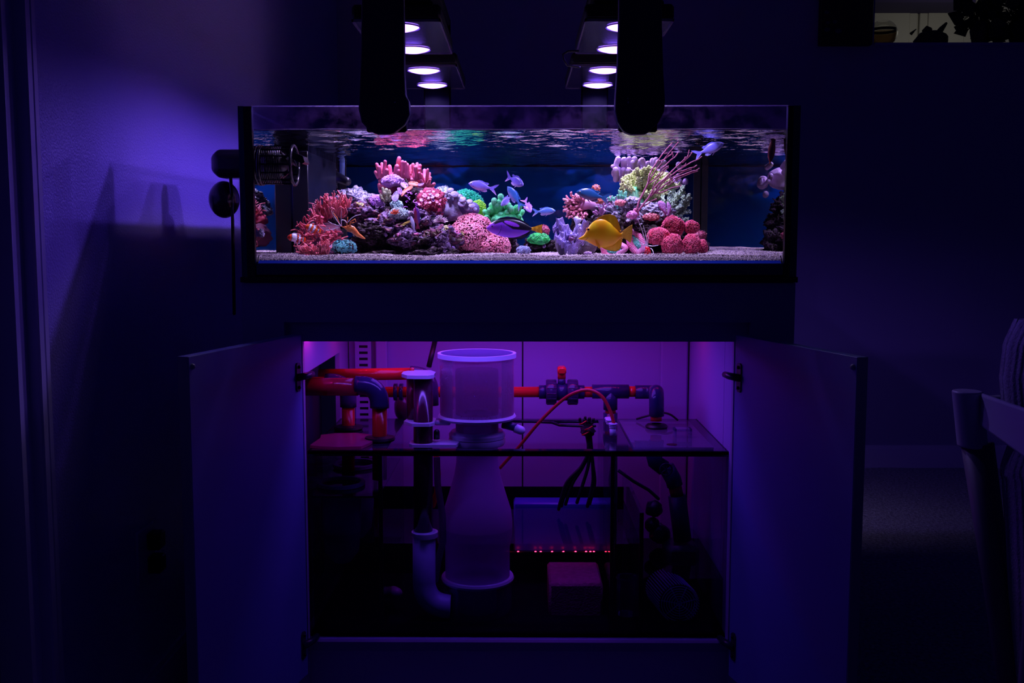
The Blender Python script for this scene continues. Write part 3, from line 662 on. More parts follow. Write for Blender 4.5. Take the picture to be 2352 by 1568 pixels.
# ---- big pink polyp dome
pinkp = mat('pink_polyps', (.80, .18, .26), .5, col2=(.90, .36, .44), nscale=60)
t = coral('polyp_dome_coral', 'large salmon-pink bubble polyp dome coral behind the blue fish', 1108, 588, 2.45)
g = G(); core = G()
POLY2 = ring_t(6, [(.25, -1.2), (.3, .4), (.75, .8), (.95, 1.15), (.7, 1.5), (.25, 1.5)])
for (x, y, rx, rz, ry, n, sd) in ((1085, 545, 52, 50, .085, 2700, 61), (1118, 565, 52, 36, .08, 1900, 62), (1055, 570, 30, 24, .05, 700, 63)):
    c = P(x, y, 2.53); V, Fc, N = lump(c, (W(rx, 2.53), ry, W(rz, 2.53)), sd, .08, 1.6, 6); core.add(V, Fc)
    ok = np.where((N[:, 1] < .35) & (N[:, 2] > -.7))[0]; p = rng.choice(ok, n, replace=False)
    scatter(g, POLY2, V[p], N[p] + rng.normal(size=(n, 3)) * .2 + np.array([0, 0, .25]), rng.uniform(.0017, .0028, n))
core.build('body', mat('pink_core', (.14, .02, .045), .8), t, 'all')  # dark core colour paints the shade in the gaps between polyps
g.build('polyps', pinkp, t, 'all', fix=False)['kind'] = 'stuff'
# ---- green finger leather
greenl = mat('green_leather', (.06, .85, .22), .5, col2=(.20, .95, .38), nscale=60, bump=(500, .9, .004))
t = coral('finger_coral', 'bright green finger leather coral above the blue fish', 1158, 520, 2.62)
c4 = 440 / 2352
def q2(x, y): return (820 + x * c4, 340 + y * c4)
for a, b, r in (((1780, 800), (1765, 595), 38), ((1700, 850), (1685, 645), 38), ((1650, 850), (1650, 700), 34), ((1620, 850), (1625, 760), 36), ((1720, 850), (1720, 700), 36), ((1750, 850), (1745, 660), 34), ((1830, 820), (1810, 660), 40), ((1800, 850), (1790, 720), 40), ((1660, 860), (1570, 780), 32), ((1680, 900), (1590, 850), 34), ((1700, 900), (1680, 870), 34), ((1790, 870), (1760, 815), 34), ((1850, 850), (1860, 700), 38), ((1900, 850), (1890, 740), 40), ((1920, 860), (1960, 730), 38), ((1940, 880), (2010, 700), 28), ((1960, 880), (2030, 780), 32), ((1900, 880), (1930, 800), 40), ((1980, 890), (1990, 840), 34), ((1840, 880), (1840, 790), 36), ((1620, 880), (1600, 800), 30)):
    finger(t, q2(*a), q2(*b), 2.66, 2.64 + R.uniform(-.02, .02), W(r * c4, 2.64), greenl, knob=.1, r0=W(r * c4 * .9, 2.64))
V, Fc, N = lump(P(*q2(1820, 880), 2.67), (W(40, 2.66), .05, W(22, 2.66)), 71, .15, 1.5, 4); G().add(V, Fc).build('stalk', greenl, t, 'all')
# ---- green mat coral right of blue tang
bush('mat_coral', 'vivid green star-polyp mat on a low rock beneath the blue fish tail', 1238, 549, 2.60, 24, 13, 520, .0030, mat('vivid_green', (.03, .72, .10), .5, col2=(.02, .42, .10), nscale=90), 72, .035, amp=.15, tmpl=POLYP)
bush('mat_coral', 'dull red leafy growth behind the vivid green mat', 1250, 531, 2.68, 12, 13, 60, .0026, mat('dull_red', (.35, .05, .10), .6), 73, .02)
bush('tuft_coral', 'small pale blue fluffy coral on the sand under the vivid green mat', 1202, 575, 2.5, 14, 8, 200, .0026, mat('pale_blue', (.38, .48, .72), .6, col2=(.2, .2, .35), nscale=120), 74, .02, long=1.8)
# ---- anemones on the left
anem = mat('anemone_pink', (.88, .14, .17), .45, col2=(.98, .30, .36), nscale=40, spec=.6)
anem2 = mat('anemone_red', (.55, .06, .10), .5, col2=(.75, .13, .18), nscale=40)
def anemone(label, spots, body, m, rad=(.0016, .0026), core=None, n=6):
    t = thing('anemone', label, 'anemone', P(*body[0][:2], body[0][2]))
    for (x, y, Y, rx, rz) in body:
        V, Fc, N = lump(P(x, y, Y), (W(rx, Y), W(rx, Y) * .6, W(rz, Y)), int(x), .25, 1.5, 4)
        G().add(V, Fc).build('body', core or m, t, 'all')
    for (x, y, Y, n_, a0, a1, l0, l1, sx, sy) in spots:
        for k in range(int(n_ * 1.45)):
            bx, by = x + R.uniform(-sx, sx), y + R.uniform(-sy, sy); an = math.radians(R.uniform(a0, a1)); l = R.uniform(l0, l1)
            finger(t, (bx, by), (bx + l * math.cos(an), by - l * math.sin(an)), Y, Y + R.uniform(-.025, .012), R.uniform(*rad) * .62, m, 'tentacle', r0=rad[1] * .85, bend=R.uniform(-.25, .25), n=n, seg=6)
    return t
anemone('tall pink anemone with upright tentacles at the upper left of the reef', [(770, 488, 2.50, 55, 70, 115, 18, 38, 24, 14), (742, 490, 2.50, 22, 90, 150, 16, 34, 14, 12), (790, 478, 2.52, 16, 60, 110, 14, 26, 12, 8)],
        [(768, 498, 2.55, 32, 26), (745, 505, 2.55, 20, 16)], anem, core=anem2)
anemone('sprawling coral-pink anemone whose tentacles surround the small clownfish', [(725, 515, 2.42, 26, 60, 200, 12, 30, 24, 16), (705, 545, 2.40, 22, 100, 220, 10, 24, 18, 12), (750, 540, 2.42, 26, 0, 360, 10, 24, 26, 14), (760, 556, 2.42, 14, -20, 30, 12, 26, 20, 12), (700, 525, 2.40, 8, 120, 200, 8, 18, 8, 10)],
        [(738, 540, 2.50, 42, 30)], anem2, core=mat('anemone_dark', (.16, .03, .07), .7), rad=(.0016, .0024))
anemone('bright red anemone tuft at the sand on the left', [(728, 582, 2.34, 34, 40, 150, 10, 24, 24, 5), (705, 578, 2.34, 16, 110, 180, 12, 26, 10, 5), (745, 575, 2.34, 18, 60, 110, 12, 26, 10, 6)],
        [(730, 586, 2.37, 30, 8)], anem, core=anem2)
bush('mat_coral', 'teal encrusting coral clump on the sand between the red anemone and the dark rock', 790, 568, 2.36, 26, 15, 260, .0036, zo['teal'], 81, .03, tmpl=POLYP, corem=rock_dark)
bush('mat_coral', 'lilac encrusting coral around the teal clump near the sand', 778, 575, 2.38, 34, 12, 200, .0034, zo['lilac'], 82, .03, tmpl=POLYP, corem=rock_dark)
# sponge-like bit at left pane
bush('tuft_coral', 'small pale fan coral against the left corner of the front pane', 600, 536, 2.225, 6, 8, 90, .0020, mat('pale_fan', (.6, .5, .7), .5), 83, .008, long=2)
# ---- lilac thick leather fingers behind right mound
lil = mat('lilac_leather', (.52, .32, .55), .55, col2=(.66, .46, .72), nscale=60, bump=(600, .8, .0035))
t = coral('finger_coral', 'dusky lilac finger leather coral towering behind the yellow-green coral', 1470, 440, 2.90)
c5 = 240 / 2352
def q3(x, y): return (1380 + x * c5, 340 + y * c5)
for a, b, r in (((330, 440), (390, 250), 58), ((520, 440), (525, 270), 62), ((280, 430), (255, 415), 30), ((340, 720), (330, 490), 60), ((400, 640), (400, 480), 58), ((500, 620), (510, 480), 46), ((300, 600), (300, 530), 50), ((600, 560), (620, 500), 50), ((640, 420), (640, 240), 50), ((720, 440), (720, 320), 46),
                ((800, 420), (760, 250), 60), ((830, 440), (820, 330), 50), ((910, 440), (900, 290), 54), ((990, 440), (930, 270), 54), ((1040, 460), (1060, 340), 50), ((1120, 440), (1160, 270), 48), ((1200, 440), (1240, 270), 58), ((1300, 420), (1290, 320), 56), ((1420, 440), (1420, 330), 60), ((1000, 560), (900, 500), 46), ((1380, 560), (1400, 440), 60),
                ((1780, 440), (1750, 370), 56), ((1800, 800), (1780, 740), 46), ((1900, 800), (1910, 740), 56), ((1780, 1060), (1810, 1030), 60), ((1720, 720), (1740, 620), 46)):
    finger(t, q3(*a), q3(*b), 2.88, 2.86 + R.uniform(-.02, .02), W(r * c5 * 1.15, 2.87), lil, knob=.12, r0=W(r * c5 * 1.1, 2.87), bend=R.uniform(-.08, .08))
for (x, y, rx, rz, sd) in ((900, 560, 560, 160, 1), (600, 700, 200, 200, 2), (1700, 780, 100, 150, 3), (1250, 700, 350, 250, 4)):
    V, Fc, N = lump(P(*q3(x, y), 2.93), (W(rx * c5, 2.9), .04, W(rz * c5, 2.9)), sd, .12, 1.5, 4); G().add(V, Fc).build('stalk', lil, t, 'all')
# ---- yellow-green tree leather: branches studded with nubs
ygm = mat('yellow_green_leather', (.66, .78, .26), .55, col2=(.50, .56, .22), nscale=50, bump=(300, .7, .004))
ygs = mat('mint_trunk', (.10, .72, .32), .5, col2=(.30, .62, .25), nscale=20)
t = coral('tree_coral', 'bushy yellow-green tree leather coral topping the right reef mound', 1490, 480, 2.72)
def stud(t, pts, r, n, size, m, name='branch', mc=None, Yoff=0):
    """one knobbly branch: tube plus blunt nubs, one mesh"""
    g = G().tube(pts, r, 8); ps = []; ns = []
    for k in range(n):
        u = R.random() ** .8 * (len(pts) - 1); i = min(int(u), len(pts) - 2); f = u - i
        c = Vector(pts[i]).lerp(Vector(pts[i + 1]), f); d = (Vector(pts[i + 1]) - Vector(pts[i])).normalized()
        v = Vector((R.gauss(0, 1), R.gauss(0, 1) - .5, R.gauss(0, 1) + .4)); v = (v - d * v.dot(d)).normalized()
        ps.append(c + v * r[i] * .6); ns.append(v + d * .7)
    scatter(g, ring_t(6, [(.55, 0), (.6, .8), (.5, 1.5), (.2, 1.8)]), ps, ns, np.array([R.uniform(.7, 1.2) * size for _ in ps]))
    return g.build(name, m, t, 'all', fix=False)
root = (1478, 458)
tips = [(1432, 415), (1440, 430), (1428, 412), (1445, 402), (1455, 394), (1462, 388), (1470, 392), (1480, 386), (1490, 382), (1498, 386), (1506, 390), (1512, 400), (1440, 445), (1436, 425), (1450, 415), (1465, 408), (1478, 404), (1492, 400), (1452, 436), (1466, 430), (1482, 424), (1496, 416), (1510, 410), (1520, 400), (1530, 398), (1538, 400), (1526, 412), (1538, 412),
        (1504, 436), (1518, 430), (1532, 424), (1546, 420), (1560, 424), (1500, 450), (1516, 446), (1532, 442), (1470, 448), (1484, 442)]
for (x, y) in tips:
    Yb, Yt = 2.74, 2.68 + R.uniform(-.02, .04)
    mx, my = root[0] + (x - root[0]) * .45, root[1] + (y - root[1]) * .35
    pts = [P(mx, my, 2.72), P((mx + x) / 2 + R.uniform(-3, 3), (my + y) / 2, (Yb + Yt) / 2 - .02), P(x, y, Yt)]
    stud(t, pts, [.0085, .0065, .0038], 34, .0031, ygm)
for (x, y, rx, rz, sd) in ((1470, 440, 42, 26, 1), (1500, 425, 34, 30, 2), (1450, 425, 22, 22, 3)):
    V, Fc, N = lump(P(x, y, 2.76), (W(rx, 2.74), .035, W(rz, 2.74)), sd, .2, 2, 4)
    g = G().add(V, Fc); ok = np.where((N[:, 1] < .3))[0]; p = rng.choice(ok, 420)
    scatter(g, ring_t(6, [(.55, 0), (.6, .8), (.5, 1.5), (.2, 1.8)]), V[p], N[p] + rng.normal(size=(420, 3)) * .5 + np.array([0, -.3, .4]), rng.uniform(.0022, .004, 420))
    g.build('crown', ygm, t, 'all', fix=False)['kind'] = 'stuff'
G().tube([P(1470, 482, 2.70), P(1462, 462, 2.70), P(1452, 446, 2.70)], [.02, .018, .022], 18).build('trunk', ygs, t, 'all')
t2 = coral('tree_coral', 'lower right spreading yellow-green tree leather coral with thin open branches', 1555, 500, 2.72)
r2 = (1530, 490)
for pl in ([(1545, 470), (1560, 445), (1572, 440)], [(1550, 462), (1566, 436), (1570, 428)], [(1556, 478), (1575, 464), (1582, 446)], [(1560, 490), (1578, 470), (1584, 452)], [(1556, 500), (1572, 488), (1586, 486)], [(1545, 505), (1560, 500), (1565, 494)],
           [(1545, 480), (1548, 462), (1556, 444)], [(1538, 470), (1536, 456), (1540, 440)], [(1530, 474), (1524, 458), (1520, 448)], [(1552, 488), (1566, 478), (1576, 478)], [(1548, 505), (1552, 498), (1548, 486)], [(1558, 508), (1570, 505), (1580, 504)], [(1540, 462), (1545, 450), (1548, 430)], [(1562, 470), (1572, 456), (1568, 452)], [(1526, 486), (1518, 474), (1512, 466)]):
    pts = [P(*r2, 2.72)] + [P(x, y, 2.69 + R.uniform(-.015, .015)) for x, y in pl]
    stud(t2, pts, [.010, .006, .0042, .0028], 46, .0030, mat('pale_green_leather', (.45, .66, .34), .55, col2=(.36, .52, .36), nscale=50, bump=(300, .7, .004)))
G().tube([P(1548, 512, 2.74), P(1540, 500, 2.72), P(1530, 484, 2.72)], [.024, .02, .016], 16).build('trunk', ygs, t2, 'all')
# ---- sea rod
rodm = mat('sea_rod', (.52, .10, .22), .6, col2=(.72, .25, .40), nscale=300, bump=(700, 1, .004))
t = coral('sea_rod', 'wine-red branching sea rod leaning right across the yellow-green coral', 1460, 488, 2.44)
rods = [([(790, 1440), (870, 1180), (960, 1000), (1060, 800), (1090, 620), (1150, 480), (1260, 320), (1370, 160), (1500, 0), (1600, -110)], 24, 9),
        ([(1060, 800), (1120, 680), (1230, 500), (1350, 360), (1440, 230), (1560, 80), (1680, -60), (1740, -130)], 15, 9),
        ([(1310, 295), (1400, 270), (1500, 200), (1600, 130), (1615, 90)], 13, 12), ([(1420, 125), (1490, 110)], 12, 11), ([(1340, 470), (1450, 390), (1560, 280), (1680, 190), (1740, 100)], 14, 12), ([(1615, 220), (1630, 160), (1600, 95)], 11, 10),
        ([(1070, 800), (1180, 730), (1300, 600), (1420, 470), (1520, 400), (1520, 440)], 15, 10), ([(1160, 920), (1230, 760), (1330, 640), (1430, 520), (1510, 440), (1520, 395)], 14, 9),
        ([(820, 1440), (960, 1260), (1080, 1110), (1180, 930), (1290, 800), (1440, 690), (1560, 560), (1700, 420), (1830, 300), (1960, 180), (1990, 50)], 24, 10),
        ([(1830, 330), (1900, 270), (2000, 180), (2050, 100)], 13, 12), ([(1120, 1080), (1230, 960), (1360, 800), (1550, 640), (1720, 510), (1900, 400), (2050, 310), (2200, 250), (2270, 190)], 20, 11), ([(1810, 420), (1900, 380), (1915, 340)], 11, 10),
        ([(1550, 700), (1700, 610), (1850, 540), (1960, 500), (2040, 475)], 14, 11), ([(1740, 530), (1880, 500), (2000, 450), (2100, 430), (2160, 385)], 14, 12),
        ([(1240, 1000), (1400, 860), (1560, 740), (1720, 650), (1900, 580), (2050, 520), (2150, 500), (2210, 460)], 17, 11), ([(1500, 840), (1660, 740), (1850, 640), (2010, 570), (2180, 515)], 13, 11),
        ([(1200, 1010), (1320, 1010), (1450, 960), (1600, 890), (1760, 860), (1810, 845)], 15, 10), ([(940, 1310), (1050, 1260), (1130, 1190), (1250, 1145)], 15, 12), ([(1880, 230), (1905, 205)], 11, 11)]
for i, (pl, ra, rb) in enumerate(rods):
    n = len(pl); pts = []
    for k in range(n - 1):
        for s_ in range(4):
            u = s_ / 4; pts.append((pl[k][0] * (1 - u) + pl[k + 1][0] * u, pl[k][1] * (1 - u) + pl[k + 1][1] * u))
    pts.append(pl[-1]); m = len(pts)
    Yr = lambda u: 2.46 - .02 * math.sin(u * 3 + i)
    W3 = [P(*q3(x, y), 2.46 - .03 * (1480 - y) / 1480) for x, y in pts]
    rad = [W((ra + (rb - ra) * k / m) * c5, 2.45) * (1 + .12 * math.sin(k * 2.3)) for k in range(m)]
    rad[-1] *= 1.25
    G().tube(W3, rad, 8).build('branch', rodm, t, 'all')
G().tube([P(1461, 500, 2.48), P(1460, 484, 2.465)], [.010, .007], 12).build('stalk', rodm, t, 'all')
# pink bead coral right at base of rod
bush('dome_coral', 'small bubble-gum pink dome coral at the foot of the sea rod', 1452, 494, 2.44, 11, 9, 260, .0020, mat('gum_pink', (.85, .30, .62), .5, col2=(.6, .2, .5), nscale=80), 91, .016, tmpl=POLYP)
# purple paddles
pad = mat('purple_paddle', (.50, .18, .52), .6, col2=(.62, .30, .66), nscale=150, bump=(500, .8, .004))
t = coral('paddle_coral', 'pair of upright purple paddle-shaped sponges right of the sea rod', 1535, 500, 2.50)
def paddle(t, pts, th, m, name='paddle'):
    c = [P(x, y, 2.50) for x, y in pts]; cen = sum(c, Vector()) / len(c)
    V = [p + Vector((0, -th * .3, 0)) for p in c] + [p + Vector((0, th * .3, 0)) for p in c] + [cen + (p - cen) * .6 + Vector((0, -th, 0)) for p in c] + [cen + (p - cen) * .6 + Vector((0, th, 0)) for p in c]
    n = len(c); Fc = []
    for i in range(n):
        j = (i + 1) % n
        Fc += [(i, j, n + j, n + i), (2 * n + i, 2 * n + j, j, i), (n + i, n + j, 3 * n + j, 3 * n + i)]
    Fc += [tuple(2 * n + i for i in range(n)), tuple(3 * n + i for i in range(n))[::-1]]
    o = G().add([tuple(v) for v in V], Fc).build(name, m, t, 'all'); s = o.modifiers.new('s', 'SUBSURF'); s.levels = s.render_levels = 2
    return o
paddle(t, [q3(*p) for p in [(1270, 1230), (1300, 1180), (1360, 1180), (1430, 1210), (1470, 1270), (1480, 1400), (1490, 1520), (1450, 1510), (1400, 1440), (1330, 1380), (1290, 1300)]], .007, pad)
paddle(t, [q3(*p) for p in [(1490, 1200), (1520, 1200), (1560, 1260), (1600, 1310), (1580, 1390), (1560, 1460), (1540, 1550), (1490, 1550), (1500, 1420), (1480, 1300)]], .006, pad)
# small green crust and coral sticks at the top left of the right mound
t = coral('knobby_coral', 'small mint-green knobby coral left of the yellow-green coral', 1420, 460, 2.56)
for k in range(34):
    x = R.choice([R.uniform(1398, 1412), R.uniform(1418, 1438)]); y = 462 - R.uniform(0, 4)
    finger(t, (x, y), (x + R.uniform(-4, 4), y - (R.uniform(4, 9) if x < 1415 else R.uniform(8, 21))), 2.57, 2.56, .0021, mat('mint', (.22, .85, .50), .5), 'branch', n=4, seg=6)
t = coral('stick_coral', 'dusty violet stick coral with pale tips in front of the right mound', 1385, 490, 2.52)
stm = mat('dusty_violet', (.42, .16, .38), .6, col2=(.6, .35, .6), nscale=60)
c6 = 240 / 2352
def q4(x, y): return (1260 + x * c6, 440 + y * c6)
for a, b, r in (((1180, 520), (1130, 340), 20), ((1180, 460), (1180, 370), 15), ((1200, 520), (1240, 290), 18), ((1240, 380), (1270, 440), 18), ((1260, 360), (1380, 270), 22), ((1160, 500), (1060, 430), 24), ((1100, 520), (1010, 460), 26), ((1200, 520), (1270, 430), 22), ((1140, 340), (1120, 300), 14), ((1230, 300), (1240, 260), 14)):
    finger(t, q4(*a), q4(*b), 2.53, 2.51, W(r * c6, 2.52), stm, 'stick', n=4, seg=7)
bush('tuft_coral', 'small salmon-pink frilly coral behind the dark blue fish belly', 1424, 466, 2.53, 11, 7, 120, .0024, mat('salmon', (.85, .28, .30), .5), 92, .015, tmpl=POLYP)
bush('tuft_coral', 'orange-red crusty coral lump under the tail of the dark blue fish', 1377, 460, 2.56, 9, 8, 120, .0024, zo['orange'], 93, .015, tmpl=POLYP)
bush('tuft_coral', 'small red and white crusty lump sticking up behind the dark blue fish back', 1369, 434, 2.66, 9, 9, 90, .0024, zo['orange'], 94, .015, tmpl=POLYP, corem=rock_m)
bush('button_polyp_coral', 'rust-red button polyp clump in the hollow right of the sea rod base', 1495, 500, 2.48, 17, 8, 70, .0048, mat('rust_red', (.50, .08, .12), .5, col2=(.65, .2, .2), nscale=60), 95, .02, tmpl=POLYP)
# ---- pink torch coral
tor = mat('torch_pink', (.72, .22, .28), .45, col2=(.90, .42, .48), nscale=50)
t = coral('tentacle_coral', 'dusty pink tentacled coral leaning left over the striped clam', 1322, 480, 2.60)
G().tube([P(1370, 474, 2.60), P(1350, 468, 2.59), P(1330, 470, 2.60)], [.010, .014, .018], 16).build('stalk', mat('lilac_stalk', (.62, .42, .72), .5, col2=(.5, .22, .38), nscale=20), t, 'all')
for (bx, by, n_, a0, a1, l0, l1, sx, sy) in ((1322, 468, 70, 110, 215, 10, 24, 14, 12), (1325, 482, 60, 170, 270, 10, 22, 16, 8), (1330, 462, 24, 70, 140, 8, 16, 12, 6), (1335, 490, 30, 200, 300, 6, 14, 14, 6)):
    for k in range(n_):
        x, y = bx + R.uniform(-sx, sx), by + R.uniform(-sy, sy); an = math.radians(R.uniform(a0, a1)); l = R.uniform(l0, l1) * .8
        finger(t, (x, y), (x + l * math.cos(an), y - l * math.sin(an)), 2.595, 2.58 + R.uniform(-.02, .01), .0027, tor, 'tentacle', r0=.002, n=4, seg=6, bend=R.uniform(-.1, .1))
V, Fc, N = lump(P(1328, 477, 2.61), (W(20, 2.6), .02, W(20, 2.6)), 5, .1, 1.5, 3); G().add(V, Fc).build('body', mat('torch_core', (.32, .07, .12), .6), t, 'all')
# ---- white soft blob
t = coral('soft_coral', 'smooth milky blue-white soft coral lobe above the striped clam', 1325, 530, 2.50)
bw = mat('milky_white', (.62, .62, .92), .35, spec=.6)
finger(t, (1324, 528), (1324, 503), 2.5, 2.5, W(6.5, 2.5), bw, 'lobe', r0=W(4, 2.5), bend=.12, seg=14)
finger(t, (1326, 512), (1331, 505), 2.495, 2.49, W(5, 2.5), bw, 'lobe', r0=W(4, 2.5), seg=12)
finger(t, (1326, 524), (1331, 518), 2.495, 2.49, W(5, 2.5), bw, 'lobe', r0=W(4, 2.5), seg=12)
# ---- striped clam
cl_m = mat('clam_mantle', (.2, .15, .7), .35)
nt = cl_m.node_tree; bnode = nt.nodes['Principled BSDF']
uvn = nt.nodes.new('ShaderNodeAttribute'); uvn.attribute_name = 'Col'
nt.links.new(uvn.outputs['Color'], bnode.inputs['Base Color'])
shell_m = mat('clam_shell', (.06, .05, .09), .7, col2=(.16, .12, .18), nscale=40, bump=(60, 1, .01))
t = thing('giant_clam', 'blue-violet zebra-striped giant clam with ruffled mantle standing on the sand', 'clam', P(1308, 590, 2.40))
def ribbon(t, line, width, Y, out, phase, n=60, m_=22, name='mantle', amp=.006):
    """ruffled mantle strip along a polyline (measured points), curling outward"""
    pts = [Vector(P(x, y, Y + dy)) for x, y, dy in line]
    def samp(u):
        u = u * (len(pts) - 1); i = min(int(u), len(pts) - 2); f = u - i
        f = f * f * (3 - 2 * f) if False else f
        return pts[i].lerp(pts[i + 1], f)
    V = []; C = []
    for i in range(n + 1):
        u = i / n; c = samp(u); tg = (samp(min(1, u + .02)) - samp(max(0, u - .02))).normalized()
        wd = width * (.35 + .65 * math.sin(math.pi * min(1, max(0, u * .9 + .05))))
        for j in range(m_ + 1):
            v = j / m_ * 2 - 1
            off = Vector(out).normalized() * (abs(v) ** 1.5) * .4 * wd
            sd = Vector((1, .35, 0)).cross(tg).cross(tg); sd = Vector((tg.z, -.5, -tg.x)).normalized()
            p = c + sd * v * wd + Vector((0, -1, 0)) * (.5 * wd * (1 - v * v)) + Vector((0, 0, 1)) * amp * math.sin(u * 26 + v * 2 + phase) * abs(v)
            V.append(p)
            s_ = math.sin(v * 24 + math.sin(u * 9 + phase) * 2.4 + .7 * noise.noise(Vector((u * 14, v * 4, phase))))
            a = 1 / (1 + math.exp(-s_ * 5)); c1 = Vector((.025, .01, .09)) if abs(v) > .35 else Vector((.05, .02, .30)); c2 = Vector((.50, .38, .95))
            C.append(c1.lerp(c2, a))
    k = m_ + 1; Fc = [(i * k + j, i * k + j + 1, (i + 1) * k + j + 1, (i + 1) * k + j) for i in range(n) for j in range(m_)]
    nn = len(V); V2 = [v + Vector((0, .003, 0)) for v in V]
    Fc2 = [tuple(x + nn for x in f[::-1]) for f in Fc]
    G().add([tuple(v) for v in V + V2], Fc + Fc2, [tuple(c) for c in C + C]).build(name, cl_m, t, 'all', fix=False)
ribbon(t, [(1281, 502, 0), (1288, 512, 0), (1296, 528, .0), (1300, 545, -.005), (1304, 560, -.01), (1306, 572, -.01)], .014, 2.38, (0, -1, 0), 0)
ribbon(t, [(1272, 518, 0), (1280, 524, 0), (1288, 530, 0)], .013, 2.385, (0, -1, 0), 1, n=30)
ribbon(t, [(1274, 540, .0), (1286, 546, -.005), (1296, 556, -.01), (1304, 576, -.01)], .012, 2.375, (0, -1, 0), 2)
ribbon(t, [(1300, 540, -.005), (1312, 538, -.008), (1326, 540, -.005), (1334, 546, 0)], .013, 2.375, (0, -1, 0), 3)
ribbon(t, [(1350, 508, 0), (1340, 522, 0), (1332, 534, -.004), (1330, 552, -.008), (1320, 566, -.01), (1312, 586, -.01)], .014, 2.38, (0, -1, 0), 4)
ribbon(t, [(1304, 552, -.01), (1312, 562, -.014), (1316, 576, -.012), (1312, 590, -.01)], .014, 2.37, (0, -1, 0), 5)
for (poly, th) in (([(1272, 542), (1284, 545), (1296, 560), (1302, 580), (1300, 590), (1284, 588), (1276, 568)], .012), ([(1314, 588), (1320, 572), (1332, 552), (1350, 536), (1368, 542), (1376, 566), (1366, 584), (1344, 590)], .014), ([(1326, 540), (1340, 520), (1352, 512), (1346, 540), (1334, 556)], .006)):
    c = [P(x, y, 2.40) for x, y in poly]; paddle_o = None
    cen = sum(c, Vector()) / len(c); n = len(c)
    V = c + [p + Vector((0, .04, 0)) for p in c] + [cen + (p - cen) * .6 + Vector((0, -th, 0)) for p in c]
    Fc = [(i, (i + 1) % n, n + (i + 1) % n, n + i) for i in range(n)] + [(2 * n + i, 2 * n + (i + 1) % n, (i + 1) % n, i) for i in range(n)] + [tuple(2 * n + i for i in range(n)), tuple(n + i for i in range(n))[::-1]]
    o = G().add([tuple(v) for v in V], Fc).build('shell_valve', shell_m, t, 'all'); s = o.modifiers.new('s', 'SUBSURF'); s.levels = s.render_levels = 2
G().tube([P(1308, 548, 2.355), P(1314, 549, 2.352)], [.006, .004], 10).build('siphon', mat('siphon', (.12, .01, .12), .5), t, 'all')
# ---- folded brain corals
brp = mat('brain_pink', (.80, .16, .36), .55, col2=(.55, .22, .45), nscale=40, bump=(300, .4, .003))
brg = mat('brain_green', (.12, .55, .42), .5, col2=(.06, .32, .34), nscale=50, bump=(260, 1, .004))
def brain(label, cx, cy, Y, rx, rz, tilt, th, seed):
    t = coral('brain_coral', label, cx, cy + rz, Y)
    V = []; n, m_ = 180, 22; c = P(cx, cy, Y); ct, st = math.cos(tilt), math.sin(tilt)
    for i in range(n):
        a = 2 * math.pi * i / n; wob = 1 + .13 * math.sin(3 * a + seed) + .06 * math.sin(5 * a + 2 * seed)
        for j in range(m_):
            b = 2 * math.pi * j / m_; rr = th * (1 + .035 * math.sin(2 * math.pi * i / 4) + .05 * math.sin(3.2 * b + seed + .4 * math.sin(a * 7))) # radial ribs
            x = (rx * wob + rr * math.cos(b)) * math.cos(a); z = (rz * wob + rr * math.cos(b)) * math.sin(a); y = rr * math.sin(b) * 1.2
            x, z = x * ct - z * st, x * st + z * ct
            V.append((c.x + W(x, Y), c.y + W(y, Y) + W(z, Y) * .35, c.z + W(z, Y)))
    Fc = [(i * m_ + j, ((i + 1) % n) * m_ + j, ((i + 1) % n) * m_ + (j + 1) % m_, i * m_ + (j + 1) % m_) for i in range(n) for j in range(m_)]
    G().add(V, Fc).build('folded_rim', brp, t, 'all')
    Vc, Fi, N = lump((0, 0, 0), (W(rx, Y), W(th * 1.1, Y), W(rz, Y)), seed, .2, 2.5, 4)
    x, z = Vc[:, 0] * ct - Vc[:, 2] * st, Vc[:, 0] * st + Vc[:, 2] * ct
    Vc = np.stack([x + c.x, Vc[:, 1] + c.y + z * .35 - .002, z + c.z], 1)
    G().add(Vc, Fi).build('green_centre', brg, t, 'all')
brain('folded pink brain coral with a green centre under the yellow fish', 1408, 573, 2.44, 23, 13, 0.1, 8.5, 1)
brain('folded pink brain coral with a teal centre standing right of the yellow fish tail', 1461, 556, 2.45, 11, 23, 0.45, 10.5, 3)
# ---- crimson domes
crm = mat('crimson_polyps', (.78, .06, .15), .55, col2=(.85, .16, .28), nscale=60)
crc = mat('crimson_core', (.30, .02, .07), .7)
def dome(label, x, y, Y, rx, rz, n, seed, ry=None):
    t = coral('fuzzy_dome_coral', label, x, y + rz, Y, 'crimson fuzzy dome corals'); c = P(x, y, Y)
    V, Fc, N = lump(c, (W(rx, Y), ry or W(rx, Y), W(rz, Y)), seed, .14, 1.4, 5)
    fine = np.array([fbm(v, 60, seed + 3, 2) for v in V]); V = V + N * (fine * .07 * W(rx, Y))[:, None]
    G().add(V, Fc).build('body', crc, t, 'all'); ok = np.where((N[:, 1] < .4))[0]; p = rng.choice(ok, n)
    scatter(G(), ring_t(5, [(.5, 0), (.6, .6), (.35, 1.0), (.1, 1.05)]), V[p], N[p] + rng.normal(size=(n, 3)) * .25, rng.uniform(.0013, .0024, n)).build('polyps', crm, t, 'all', fix=False)['kind'] = 'stuff'
dome('tallest crimson fuzzy dome coral at the upper middle of the crimson group', 1545, 522, 2.50, 25, 24, 1700, 101)
dome('wide crimson fuzzy coral lobe at the left of the crimson group', 1512, 543, 2.44, 24, 19, 1300, 102)
dome('crimson fuzzy dome coral resting on the sand in the middle of the crimson group', 1544, 563, 2.42, 23, 24, 1400, 103)
dome('round crimson fuzzy dome coral at the upper right of the crimson group', 1589, 522, 2.50, 16, 14, 800, 104)
